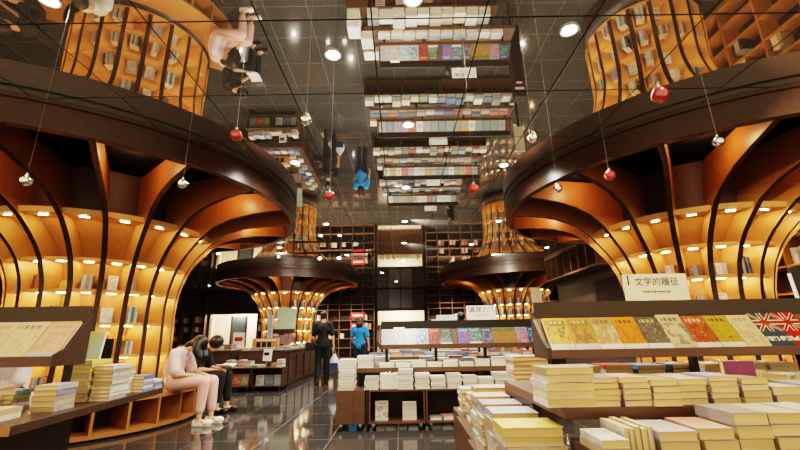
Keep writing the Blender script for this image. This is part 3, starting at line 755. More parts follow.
# ------------------------------------------------------------------ mid-floor cabinet group beyond the bench
cubby_cabinet(-4.10, -3.42, 9.48, 'low dark cubby holding a teal and a red book, nearest the bench', wood_='tabledark', h=.50)
cubby_cabinet(-3.41, -2.70, 9.48, 'low dark cubby holding pale and blue magazines, at the corner', wood_='tabledark', h=.50)
def panel_counter(x0, x1, y0, y1, h, label):
    root = empty('panel_counter', (x1, y0, 0)); tag(root, label, 'counter')
    w = x1 - x0; d = y1 - y0
    b = MB(); b.box(-w, -.02, .02, d, .06, h - .04); b.build('carcass', 'tabledark', root)
    b = MB(); b.box(-w - .02, .02, -.02, d, h - .04, h); b.build('worktop', 'tabledark', root, bevel=.004)
    b = MB(); b.box(-w, -.05, .05, d, 0, .06); b.build('toe_kick', 'boardblack', root)
    n = 2
    for k in range(n):
        a = .06 + (d - .08) * k / n; c = .06 + (d - .08) * (k + 1) / n - .05
        b = MB(); 
        for (p, q, r, s) in ((a, c, .1, .15), (a, c, h - .13, h - .08), (a, a + .05, .15, h - .13), (c - .05, c, .15, h - .13)): b.box(-.02, 0, p, q, r, s)
        m = (a + c) / 2; b.box(-.02, -.003, m - .02, m + .02, .15, h - .13)
        b.build('side_panel', 'tabledark', root)
    return root
panel_counter(-3.9, -2.70, 9.95, 13.2, .86, 'dark panelled counter running back along the main aisle behind the two low cubbies')
panel_counter(-6.2, -4.3, 10.4, 12.2, .86, 'dark counter beside the reading man, further from the aisle')
g = 'small books round the panelled counter'
gb = lambda x, y, z, w, l, t, rz, c, lab: paperback(x, y, z, w, l, t, rz, c, lab, g, PAPER_WHITE)
for k, c in enumerate(['teal', 'red', 'green']):
    display_book(-3.98 + .19 * k, 9.62, .109, .17, .25, .15, 'plain', COVS[c], (.5, .45, .4), (.1, .1, .1), f'{c} face-out book in the low cubby nearest the bench', 'face-out books in the low dark cubbies', thick=.015)
for k, c in enumerate(['white', 'blue', 'silver']):
    display_book(-3.25 + .21 * k, 9.62, .109, .19, .22, .15, 'plain', COVS[c], (.35, .4, .45), (.1, .1, .1), f'{c} face-out magazine in the low corner cubby', 'face-out books in the low dark cubbies', thick=.01)
CC = ['silver', 'white', 'green', 'cream', 'blue', 'white', 'tan', 'cream', 'grey']
# orange and cream display box with windows
root = empty('display_box', (-3.47, 10.48, .86)); tag(root, 'orange and cream display box with three dark windows on the panelled counter', 'box')
b = MB(); b.box(-.33, .33, 0, .12, 0, .28); b.build('box_body', plain('orange_card', srgb(206, 148, 92), .7), root)
b = MB(); 
for k in range(3): b.box(-.17 + .14 * k - .05, -.17 + .14 * k + .05 , -.006, -.001, .06, .19)
b.build('window_panel', 'ink', root)
b = MB(); b.box(-.24, .28, -.006, -.001, .215, .255); b.build('header_strip', 'cream', root)
# tall poster board and tray on the counter
root = empty('poster_stand', (-3.38, 11.7, .86)); tag(root, 'tilted pale green poster on a dark stand above the panelled counter', 'poster')
b = MB(); b.box(-.28, .28, -.006, .006, .5, 1.14, M4=Matrix.Rotation(-.12, 4, 'X') @ Matrix.Rotation(.05, 4, 'Y')); b.build('poster', plain('pale_green_poster', srgb(196, 212, 188), .5, var=.4), root)
b = MB(); b.box(-.30, .32, -.1, .06, .4, .52); b.box(-.05, .05, -.1, .1, 0, .4); b.build('stand', 'board', root)
b = MB(); 
for k in range(5): b.box(-.25 + .12 * k, -.15 + .12 * k, -.16, -.145, .16, .40, M4=Matrix.Rotation(.25, 4, 'X'))
b.build('leaflet_row', plain('pink_leaflets', srgb(190, 160, 170), .5, var=.5), root)
root = empty('light_box', (-3.60, 11.2, .86)); tag(root, 'narrow pale blue upright light box on the counter', 'sign')
b = MB(); b.box(-.06, .06, -.04, .04, .05, .9); b.build('panel', plain('pale_blue_panel', srgb(176, 202, 226), .4), root); b = MB(); b.box(-.15, .15, -.09, .09, 0, .05); b.build('base', 'white', root)
root = empty('small_sign', (-3.11, 9.56, .50)); tag(root, 'small white price sign on a stand above the corner cubby', 'sign')
b = MB(); b.box(-.10, .10, -.004, .004, .14, .40, M4=Matrix.Rotation(.08, 4, 'Y')); b.build('card', 'signwhite', root); b = MB(); b.tube([(0, .01, 0), (0, .01, .16)], .008); b.build('rod', 'metal', root)
b = MB(); b.box(-.06, .06, -.0055, -.0042, .26, .33); b.build('small_print', 'ink', root)
# papers and floral clutter on the far counter
root = empty('red_poster', (-4.36, 11.0, .86)); tag(root, 'white poster with red heart-like print on the far counter', 'poster')
b = MB(); b.box(-.15, .15, -.01, .01, .05, .44); b.build('card', 'signwhite', root)
b = MB(); b.ball((-.045, -.012, .27), .075, 12, sc=(1, .1, .8)); b.ball((.045, -.012, .27), .075, 12, sc=(1, .1, .8)); b.build('red_print', 'redsign', root)
b = MB(); b.box(-.2, .2, -.08, .08, 0, .05); b.build('base', 'white', root)

# ------------------------------------------------------------------ books on the column shelves
SHELF_N = 0
def shelf_books(C, ang, lev, n, cols, desc, size=(.13, .19, .022), face=False, lean=0, group='books on the column shelves', inset=.20):
    z = C['LEVELS'][lev] + .0425; q = interp(C['P'], C['LEVELS'][lev]); a = radians(ang)
    rb = max(C['rb'](C['LEVELS'][lev] + h_) for h_ in (0, .12, size[1])) + .045
    r = rb + (.02 if face else .03)
    fit = 2 * (rb + .03) * math.tan(pi / C['nfin']) - .075
    if face: size = (min(size[0], fit), size[1])
    else: n = max(1, min(n, int(fit / (size[2] * 1.12 + .0015))))
    ox, oy = C['axis'](q[2]); cx, cy = C['cT'][0] + ox, C['cT'][1] + oy
    rz = a + pi / 2
    if face:
        rr = rb + .075
        for k in range(n):
            off = (k - (n - 1) / 2) * (size[0] + .015)
            x = cx + rr * cos(a) - off * sin(a) * -1 * -1; y = cy + rr * sin(a) + off * cos(a)
            c = COVS[cols[k % len(cols)]]
            display_book(x, y, z + .005, size[0], size[1], .18, 'plain', c, tuple(v * .5 + .1 for v in c), (.1, .1, .12), f'{cols[k % len(cols)]} book standing face-out {desc}' if n == 1 else f'{cols[k % len(cols)]} face-out book, {ORD[k]} {desc}', group, rz=rz, thick=.02)
    else:
        tot = n * (size[2] + .0015)
        rr = rb + .03 + size[0]
        x = cx + rr * cos(a) - (-tot / 2) * sin(a) * -1 * -1; y = cy + rr * sin(a) + (-tot / 2) * cos(a)
        x = cx + rr * cos(a) + tot / 2 * sin(a)
        upright_row(desc, x, y, z, n, size, cols, group, rz=rz, lean=lean, name='shelf_book', paper=PAPER_WHITE)
def mid(C, k): return C['phase'] + 360 / C['nfin'] * (k + .5)
gl = 'books on the shelves of the bench-side column'
# cells counted from the rib that faces the viewer: 0 is the cell on its far side
T = lambda lev: {1: 'lowest', 2: 'second', 3: 'third', 4: 'top'}[lev]
shelf_books(CL, mid(CL, -2), 3, 3, ['silver', 'grey', 'silver'], 'on the bench-side column, pale set at upper shelf', (.17, .2, .045), group=gl)
shelf_books(CL, mid(CL, -1), 3, 2, ['red', 'orange'], 'on the bench-side column, red pair at upper shelf', (.17, .19, .05), group=gl)
shelf_books(CL, mid(CL, 0), 3, 1, ['yellow'], 'lying low at the upper shelf of the bench-side column', (.15, .13), True, group=gl)
shelf_books(CL, mid(CL, 1), 3, 3, ['silver', 'grey', 'silver'], 'on the bench-side column, grey trio at upper shelf', (.15, .21, .04), group=gl)
shelf_books(CL, mid(CL, 2), 3, 1, ['white'], 'at the upper shelf of the bench-side column', (.12, .22), True, group=gl)
shelf_books(CL, mid(CL, 3), 3, 1, ['brown'], 'at the upper shelf of the bench-side column', (.12, .2), True, group=gl)
shelf_books(CL, mid(CL, -3), 2, 3, ['silver', 'black', 'silver'], 'on the bench-side column, low dark trio at middle shelf', (.15, .1, .05), group=gl)
shelf_books(CL, mid(CL, 0), 2, 5, ['black', 'white', 'orange', 'silver', 'pink'], 'on the bench-side column, leaning five at middle shelf', (.16, .22, .028), lean=.12, group=gl)
shelf_books(CL, mid(CL, 1), 2, 1, ['white'], 'with a blue drawing at the middle shelf of the bench-side column', (.145, .21), True, group=gl)
shelf_books(CL, mid(CL, 2), 2, 1, ['white'], 'nearest the bench end at the middle shelf of the bench-side column', (.145, .21), True, group=gl)
shelf_books(CL, mid(CL, 1), 1, 5, ['cream', 'green', 'white', 'tan', 'black'], 'on the bench-side column, upright five at low shelf', (.15, .2, .024), group=gl)
shelf_books(CL, mid(CL, 2), 1, 3, ['white', 'cream', 'tan'], 'on the bench-side column, pale three at low shelf', (.15, .2, .024), group=gl)
gr = 'books on the shelves of the column behind the novels'
shelf_books(CR, mid(CR, 0), 3, 5, ['black', 'silver', 'black', 'blue', 'black'], 'on the novel-side column, dark five in the middle cell', (.15, .24, .032), group=gr)
shelf_books(CR, mid(CR, 1), 3, 4, ['grey', 'black', 'brown', 'grey'], 'on the novel-side column, dark leaning four', (.15, .25, .03), lean=.14, group=gr)
shelf_books(CR, mid(CR, 2), 3, 3, ['grey', 'black', 'grey'], 'on the novel-side column, low dark three at the outer cell', (.13, .13, .05), group=gr)
shelf_books(CR, mid(CR, -1), 3, 2, ['white', 'silver'], 'on the novel-side column, white pair above the cream sign', (.15, .16, .07), group=gr)
shelf_books(CR, mid(CR, -2), 3, 3, ['brown', 'lilac', 'brown'], 'on the novel-side column, purple brown three above the cream sign', (.15, .15, .05), group=gr)
shelf_books(CR, mid(CR, -4), 2, 3, ['grey', 'silver', 'grey'], 'on the novel-side column, grey three beside the cream sign', (.15, .2, .04), group=gr)
RS = random.Random(5)
done = {'L': {(-2, 3), (-1, 3), (0, 3), (1, 3), (2, 3), (3, 3), (-3, 2), (0, 2), (1, 2), (2, 2), (1, 1), (2, 1)}, 'R': {(0, 3), (1, 3), (2, 3), (-1, 3), (-2, 3), (-4, 2)}}
for tag_, C, cells, nm, grp in (('L', CL, range(-4, 6), 'bench-side column', gl), ('R', CR, range(-7, 3), 'novel-side column', gr)):
    for ki, k in enumerate(cells):
        for lev in (0, 1, 2, 3):
            if (k, lev) in done[tag_] or RS.random() < (.12 if lev < 3 else .75): continue
            cl = RS.choice([['white', 'silver', 'blue', 'white'], ['cream', 'white', 'tan'], ['white', 'grey', 'red', 'white'], ['silver', 'white', 'black'], ['white', 'teal', 'cream']])
            ds = f'in {ORD[ki]} cell from left, {["lowest", "low", "middle", "upper"][lev]} shelf, {nm}'
            if RS.random() < .35: shelf_books(C, mid(C, k), lev, 1, cl, ds, (.15, .2), True, group=grp)
            else: shelf_books(C, mid(C, k), lev, RS.choice([3, 4, 5]), cl, ds, (RS.uniform(.14, .2), RS.uniform(.18, .25), RS.choice([.022, .03, .04])), group=grp)
# ------------------------------------------------------------------ the rest of the books (rear islands, counters): past the 300 that show largest
RB = random.Random(11)
PAL = [(.56, .54, .48), (.52, .48, .4), (.44, .44, .43), (.5, .4, .28), (.45, .46, .48), (.5, .2, .14), (.2, .3, .45), (.55, .42, .28), (.6, .58, .54), (.16, .17, .2), (.1, .16, .26), (.36, .1, .07), (.2, .26, .18)]
b = MB()
def pile(x, y, z, n, w, l, t, rz=0, bright=True):
    for i in range(n):
        c = RB.choice(PAL if not bright else PAL[:4] + PAL[8:9] + PAL)
        M4 = Matrix.Translation((x + RB.uniform(-.006, .006), y, z)) @ Matrix.Rotation(rz + RB.uniform(-.03, .03), 4, 'Z')
        b.box(-w / 2, w / 2, -l / 2, l / 2, .0006, t - .0006, M4=M4, col=(*c, 1)); z += t
def face(x, y, z, w, h, lean, c):
    M4 = Matrix.Translation((x, y, z)) @ Matrix.Rotation(-lean, 4, 'X')
    b.box(-w / 2, w / 2, 0, .014, 0, h, M4=M4, col=(*c, 1))
    d = tuple(v * .45 + .12 for v in c[::-1])
    b.box(-w * .3, w * .3, -.0015, -.0003, h * .3, h * .72, M4=M4, col=(*d, 1))
for i, (x0, x1, y) in enumerate(((-.77, 2.9, 8.06), (-.75, 2.7, 10.75), (-.7, 2.4, 13.3))):
    x = x0 + .12
    while x < x1 - .1:
        pile(x, y + .125, .4905, RB.choice([2, 3, 4, 5, 6]), .19, .22, .03); x += .215
    x = x0 + .25
    while x < x1 - .2:
        pile(x, y + .335, .7425, RB.choice([2, 3, 4]), .2, .14, .03); x += .22
    x = x0 + .42
    while x < x1 - .3:
        face(x, y + .26 + .028, .985 + .036, .165, .25, .44, RB.choice([(.45, .5, .55), (.5, .12, .08), (.16, .22, .3), (.6, .58, .5), (.2, .3, .22), (.62, .62, .6), (.55, .3, .1), (.3, .3, .36)])); x += .178
    x = x0 + .2
    while x < x1 - .15:     # the tables' rear edge, seen only in the mirror
        pile(x, y + .78, .7425, RB.choice([2, 3, 5]), .2, .24, .03); x += .22
x = -.5
while x < 2.05:
    pile(x, 6.27, .7425, RB.choice([2, 3, 4]), .2, .22, .03); x += .22
for k in (0, 1, 2, 3, 4, 5, 7, 8): pile(-4.0 + .15 * k, 9.70 + RB.uniform(-.03, .05), .5005, RB.choice([2, 3, 5, 6]), .135, .2, .028, RB.uniform(-.1, .1))
for k in range(12): pile(-2.88 - .16 * (k % 2), 10.2 + .25 * k, .8605, RB.choice([2, 3, 4]), .15, .2, .03, RB.uniform(-.2, .2))
for k in range(5): pile(-3.8 + .2 * k, 10.13, .8605, 2, .16, .18, .03, RB.uniform(-.1, .1))
for k in range(6): pile(-5.9 + .3 * k, 10.6, .8605, RB.choice([2, 4, 5]), .2, .26, .03, RB.uniform(-.3, .3))
for c in range(1, 17):
    for z in (.568, 1.018, 1.468, 1.768, 2.218):
        if RB.random() < .6:
            y0 = 12.5 - 11.5 * c / 18 - .06
            for j in range(RB.choice([3, 5, 6])): b.box(8.30, 8.52, y0 - j * .08 - .07, y0 - j * .08, z + .001, z + RB.uniform(.17, .25), col=(*RB.choice(PAL), 1))
for C, k0, k1, den in ((CFL, -6, 6, .6), (CFR, -6, 5, .95)):     # cells of the two distant columns
    for k in range(k0, k1):
        for lev in (1, 2, 3, 4):
            if RB.random() > den: continue
            z = C['LEVELS'][lev]; a = radians(mid(C, k)); ox, oy = C['axis'](interp(C['P'], z)[2]); rr = max(C['rb'](z), C['rb'](z + .27)) + .065
            w = .10
            for j in range(4):
                off = (j - 1.5) * .034; h = RB.uniform(.17, .27)
                M4 = Matrix.Translation((C['cT'][0] + ox, C['cT'][1] + oy, z + .043)) @ Matrix.Rotation(a, 4, 'Z')
                b.box(rr, rr + .15, off - .015, off + .015, 0, h, M4=M4, col=(*RB.choice(PAL), 1))
tag(b.build('distant_books', 'vcol'), 'the many small distant books in piles and racks on the rear islands and counters', 'books', kind='stuff')
# ------------------------------------------------------------------ bookcases along the far wall and the side walls
def wall_bookcase(loc, W, H, ncol, rows, label, rz=0, d=.36, mat='casedark'):
    root = empty('wall_bookcase', loc, rz); tag(root, label, 'bookcase')
    t = .035; z0 = 0
    b = MB(); b.box(0, W, 0, d, H - t, H); b.box(0, W, 0, d, 0, .08); b.box(0, t, 0, d, .08, H - t); b.box(W - t, W, 0, d, .08, H - t)
    b.build('carcass', mat, root)
    for k in range(1, ncol):
        b = MB(); x = W * k / ncol; b.box(x - t / 2, x + t / 2, .001, d - .02, .08, H - t); b.build('divider', mat, root)
    for z in rows:
        b = MB(); b.box(t, W - t, .004, d - .021, z - t / 2, z + t / 2); b.build('shelf', mat, root)
    b = MB(); b.box(0, W, d - .02, d, .08, H - t); b.build('back_panel', 'caseback', root)
    return root
ROWS = [.55, 1.0, 1.45, 1.9, 2.45, 2.72, 3.12]
FY = 20.84
wall_bookcase((-7.4, FY, 0), 6.05, 3.5, 10, ROWS, 'dark grid bookcase on the far wall between the two lit openings')
wall_bookcase((1.45, FY, 0), 7.0, 3.5, 11, ROWS, 'dark grid bookcase on the far wall beyond the white sign')
wall_bookcase((-11.9, FY, 0), 1.8, 3.5, 3, ROWS, 'narrow dark grid bookcase on the far wall at the outer side of the side opening')
wall_bookcase((8.24, 12.5, 0), 11.5, 3.5, 18, [.55, 1.0, 1.45, 1.75, 2.2, 2.65, 3.1], 'dark bookcase along the side wall behind the novel-side column', rz=-pi / 2, mat='table')
# transom panels over the lit openings
for nm, D in (('over the middle lit opening', D1), ('over the side lit opening', D2)):
    for k in range(4):
        w = (D[1] - D[0]) / 4
        b = MB(); b.box(D[0] + w * k + .02, D[0] + w * (k + 1) - .02, 21.16, 21.198, D[2] + .06, 3.5)
        tag(b.build('transom_panel', plain('transom_%s%d' % (nm[9:13], k), srgb(120, 130, 140) if k in (1, 2) and D is D1 else srgb(58, 45, 38), .4)), f'{ORD[k]} upright timber panel {nm}', 'panel')
g = 'books in the dark grid bookcases'
for ci, (x0, W, nc, what) in enumerate(((-7.4, 6.05, 10, 'between openings'), (-11.9, 1.8, 3, 'at outer side'), (1.45, 7.0, 11, 'beyond white sign'))):
    w = W / nc
    for c in range(nc if ci < 2 else 6):
        for ri, z in enumerate([.08] + ROWS):
            if ri in (5, 6, 7) or z > 2.0 or ri < 2: continue
            if R.random() < .62:
                n = R.choice([2, 3, 4]); t = .09
                for k in range(1):
                    upright_row(f'column {ORD[c]}, {["floor", "low", "second", "third", "fourth"][min(ri, 4)]} shelf, far bookcase {what}', x0 + w * c + .06, FY + .05, z + .02, n, (.2, R.uniform(.2, .3), t), [R.choice(['white', 'cream', 'red', 'orange', 'tan', 'silver', 'brown']) for _ in range(n)], g, name='shelf_book', paper=PAPER_WHITE)
for x, z, wv in ((-2.2, 2.0, 'upper'), (-2.2, 1.48, 'lower')):
    b = MB(); b.box(-.36, .36, -.01, .01, 0, .3); o = b.build('hanging_sign', 'redsign', loc=(x, FY - .02, z)); tag(o, f'{wv} red notice card hung on the far dark bookcase', 'sign')
    q = MB()
    for k in range(4): q.box(-.27 + .14 * k, -.17 + .14 * k, -.016, -.0105, .1, .2)
    q.build('white_lettering', 'signwhite', o)
# things in the lit openings
M['greenish'] = plain('greenish_books', srgb(120, 140, 90), .6)
b = MB()
for k in range(22):
    c = R.choice([(.2, .35, .12, 1), (.5, .45, .2, 1), (.6, .55, .4, 1), (.3, .4, .3, 1), (.5, .2, .1, 1)])
    b.box(-1.2 + .11 * k, -1.11 + .11 * k, 22.2, 22.4, 1.5, 1.72 + .04 * (k % 3), col=c)
o = b.build('display_row', 'vcol'); tag(o, 'row of greenish packages seen through the middle lit opening', 'packages', kind='stuff')
b = MB(); b.box(-1.4, 1.5, 22.15, 22.5, .1, 1.5); tag(b.build('lobby_counter', 'table'), 'brown counter seen through the middle lit opening', 'counter')
b = MB(); b.box(0, .9, 0, .04, .3, 2.25); o = b.build('blue_grey_panel', plain('blue_grey_panel', srgb(96, 116, 122), .5), loc=(-9.3, 22.2, 0)); tag(o, 'blue grey door-height panel inside the side lit opening', 'panel')
b = MB(); b.box(0, .1, -.06, -.01, 0, 2.3); b.box(.8, .9, -.06, -.01, 0, 2.3); b.build('frame', 'casedark', o)

# overhead shelf bridge past the novel-side column, and dark soffit below it
root = empty('overhead_shelf', (4.95, 9.75, 2.78)); tag(root, 'long overhead timber shelf with open bays below the mirrored ceiling', 'shelf')
b = MB(); b.box(0, .5, 0, 3.5, 0, .05); b.build('bottom_board', 'casedark', root)
b = MB(); b.box(0, .5, 0, 3.5, .70, .765); b.build('top_board', 'casedark', root)
for k in range(8):
    b = MB(); y = .02 + 3.46 * k / 7; b.box(.001, .46, y - .02, y + .02, .0505, .6995); b.build('divider', 'table', root)
b = MB(); b.box(.46, .5, 0, 3.5, .0505, .6995); b.build('back_panel', 'caseback', root)
b = MB(); b.box(5.46, 5.56, 8.6, 13.7, 0, 2.775); struct(b.build('wall_alcove', 'wall'))
root = empty('ventilation_grille', (5.44, 9.3, 1.9)); tag(root, 'dark ventilation grille of slanting bars on the alcove wall', 'grille')
b = MB(); b.box(-.01, .015, 0, 1.8, 0, .65); b.build('frame', 'boardblack', root)
b = MB()
for k in range(14): b.box(-.03, -.012, .06 + .12 * k, .09 + .12 * k, .04, .61)
b.build('slat', 'tabledark', root)
b = MB(); b.box(-.03, .0, 0, .9, 0, .05); tag(b.build('light_strip', emit('cool_strip', (.9, .95, 1, 1), 6), loc=(5.42, 8.7, 2.6)), 'short white light strip glowing on the dark alcove wall', 'light')
# bright poster hung by the distant column
b = MB(); b.box(-.10, .10, -.01, .01, 0, .62); o = b.build('hanging_poster', plain('pale_poster', srgb(214, 200, 176), .6, var=.35), loc=(2.75, 8.0, 1.42)); tag(o, 'narrow pale poster standing on the second island by its rack', 'poster')
q = MB(); q.box(-.03, .03, -.02, .02, -.679, 0); q.box(-.1, .1, -.08, .08, -.679, -.66); q.build('pole', 'black', o)
# white display stand of magazines past the rack's end, dark pillar with pink labels
b = MB(); b.box(-.10, .10, -.10, .10, 0, 1.62); o = b.build('black_pillar', 'boardblack', loc=(2.35, 6.6, 0)); tag(o, 'slim black display pillar with pink and white stickers at the rack end', 'display pillar')
q = MB(); q.box(-.09, .08, -.106, -.1005, 1.42, 1.47); q.box(-.06, .05, -.106, -.1005, 1.30, 1.34); q.build('sticker', plain('pink_sticker', srgb(214, 168, 178), .5), o)
b = MB(); b.box(0, .55, 0, .02, 0, .66); o = b.build('black_board', 'boardblack', loc=(2.70, 2.66, .93)); tag(o, 'tilted black board with a thin pale edge beyond the slanted novels', 'board')
o.rotation_euler = (-.08, 0, -.1)
q = MB(); q.box(-.008, -.0005, -.003, .02, 0, .62); q.build('pale_edge', 'signwhite', o)
q = MB(); q.box(.08, .4, -.003, -.0005, .52, .535); q.box(.08, .3, -.003, -.0005, .47, .48); q.build('small_print', 'tabledark', o)
b = MB(); b.ball((0, 0, .062), .06, 16, sc=(1, 1, 1)); b.tube([(0, 0, 0), (0, 0, .02)], .03, 14); o = b.build('black_finial', 'black', loc=(.905, 5.99, 1.371)); tag(o, 'small round black ornament standing on the rack board beside the white sign', 'ornament')

wall_bookcase((6.15, 6.85, 0), 4.0, 2.6, 6, [.45, .87, 1.29, 1.70, 2.12], 'walnut bookcase facing the flared column from beyond the novels', rz=-pi / 2, mat='bench')
RB2 = random.Random(3)
for c in range(6):
    for ri, z in enumerate([.08, .45, .87, 1.29, 1.70, 2.12]):
        if ri < 2 or RB2.random() < .3: continue
        n = RB2.choice([3, 4]); cl = RB2.choice([['silver', 'white', 'grey'], ['black', 'silver', 'grey'], ['white', 'cream', 'tan'], ['brown', 'tan', 'white']])
        upright_row(f'column {ORD[c]}, {["floor", "low", "second", "third", "fourth", "top"][ri]} shelf, walnut bookcase past the novels', 6.19, 6.85 - 4.0 * c / 6 - .08, z + .0185, n, (.2, RB2.uniform(.2, .28), .05), cl, 'books in the walnut bookcase past the novels', rz=-pi / 2, name='shelf_book', paper=PAPER_WHITE)
# ------------------------------------------------------------------ people
M['skin'] = plain('skin', srgb(214, 164, 132), .5, var=.08)
M['hairblack'] = plain('black_hair', srgb(22, 18, 17), .38, var=.3)
M['hairbrown'] = plain('dark_brown_hair', srgb(58, 38, 30), .4, var=.3)
M['pinktee'] = plain('pale_pink_cotton', srgb(236, 208, 206), .85)
M['pinkpants'] = plain('dusty_pink_cotton', srgb(226, 178, 168), .85)
M['whitetee'] = plain('white_cotton', srgb(226, 224, 222), .85)
M['croc'] = plain('white_foam', srgb(240, 236, 222), .6)
M['blackcloth'] = plain('black_cloth', srgb(20, 20, 23), .85)
M['navycloth'] = plain('navy_cloth', srgb(28, 32, 46), .85)
M['bluetee'] = plain('bright_blue_cotton', srgb(38, 132, 196), .8)
M['jeans'] = plain('dark_denim', srgb(34, 40, 58), .85)
M['eye'] = plain('dark_eye', srgb(20, 14, 12), .2)
M['lip'] = plain('lip', srgb(176, 96, 88), .5)
def blob(name, pieces, mat, parent, vox=.008, smooth=4, subs=None):
    b = MB()
    for p in pieces:
        if p[0] == 'cap':
            _, a, c, ra, rb = p; b.tube([a, c], [ra, rb], 14); b.ball(a, ra, 14); b.ball(c, rb, 14)
        elif p[0] == 'ch':
            pts, rs = p[1], p[2]
            for i in range(len(pts) - 1): b.tube([pts[i], pts[i + 1]], [rs[i], rs[i + 1]], 14)
            for q, r in zip(pts, rs): b.ball(q, r, 14)
        else:
            _, c, r, sc = p[:4]; b.ball(c, r, 18, sc=sc, rot=p[4] if len(p) > 4 else None)
    me = b.mesh(name, mat); o = bpy.data.objects.new(name, me); COL.objects.link(o)
    m = o.modifiers.new('remesh', 'REMESH'); m.mode = 'VOXEL'; m.voxel_size = vox
    s = o.modifiers.new('smooth', 'SMOOTH'); s.iterations = smooth; s.factor = .5
    bpy.context.view_layer.update(); dg = bpy.context.evaluated_depsgraph_get()
    me2 = bpy.data.meshes.new_from_object(o.evaluated_get(dg)); me2.name = name
    me2.polygons.foreach_set('use_smooth', [True] * len(me2.polygons))
    o.modifiers.clear(); o.data = me2; bpy.data.meshes.remove(me); o.parent = parent
    if not me2.materials: me2.materials.append(M[mat])
    return o
V = Vector
def head_pieces(c, fwd, up):
    f = V(fwd).normalized(); u = V(up).normalized(); u = (u - f * u.dot(f)).normalized(); s = f.cross(u); c = V(c)
    Rm = Matrix((f, s, u)).transposed()
    P = [('ell', c + u * .015, .1, (.96, .76, 1.08), Rm), ('ell', c + f * .028 - u * .055, .07, (.85, .78, .95), Rm),
         ('cap', c + f * .093 + u * .005, c + f * .108 - u * .022, .010, .014)]
    for k in (-1, 1): P.append(('ell', c + s * k * .077 - f * .005 - u * .01, .028, (.6, .35, 1.05), Rm))
    return P, (c, f, s, u)
def face_parts(body, fr):
    c, f, s, u = fr
    for k in (-1, 1):
        b = MB(); b.ball(c + f * .083 + s * k * .033 + u * .008, .012, 10); b.build('eye', 'eye', body, True)
    b = MB(); b.ball(c + f * .088 - u * .062, .02, 10, sc=(.5, 1.0, .3), rot=Matrix((f, s, u)).transposed()); b.build('mouth', 'lip', body, True)
def hand_pieces(w, d, n, size=1.0, curl=.5, side=1):
    """Palm from wrist w along d with palm normal n; four unequal bent fingers and a thumb from the side."""
    w = V(w); d = V(d).normalized(); n = V(n); n = (n - d * n.dot(d)).normalized(); s = d.cross(n) * side; S = size
    P = [('cap', w, w + d * .03 * S, .024 * S, .026 * S)]
    for k in range(4):
        o = (k - 1.5) * .0185 * S; L = (.07, .08, .075, .058)[k] * S
        a = w + d * .045 * S + s * o; P.append(('cap', w + d * .015 * S + s * o * .8, a + d * .035 * S, .014 * S, .0115 * S))
        k1 = a + d * .04 * S; k2 = k1 + (d * cos(curl * .6) + n * sin(curl * .6)) * L * .5; k3 = k2 + (d * cos(curl * 1.5) + n * sin(curl * 1.5)) * L * .5
        P.append(('ch', [k1, k2, k3], [.0095 * S, .009 * S, .0075 * S]))
    t0 = w + d * .02 * S - s * .024 * S; t1 = t0 + (d * .7 - s * .6 + n * .3).normalized() * .035 * S; t2 = t1 + (d * .9 - s * .1 + n * .4).normalized() * .03 * S
    P.append(('ch', [t0, t1, t2], [.014 * S, .011 * S, .009 * S]))
    return P
def clog(name, mat, parent, at, yaw, L=.25):
    """Rounded slip-on shoe with a strap, toe along +x."""
    Rz = Matrix.Rotation(yaw, 3, 'Z'); q = lambda x, y, z: V(at) + Rz @ V((x, y, z))
    P = [('ell', q(.14, 0, .045), .06, (1.25, .85, .72), Rz), ('ell', q(.03, 0, .045), .05, (1.3, .8, .8), Rz), ('ell', q(-.03, 0, .05), .042, (1.0, .9, 1.05), Rz), ('cap', q(-.04, 0, .02), q(.16, 0, .02), .035, .042)]
    o = blob(name, P, mat, parent, .008, 3)
    return o

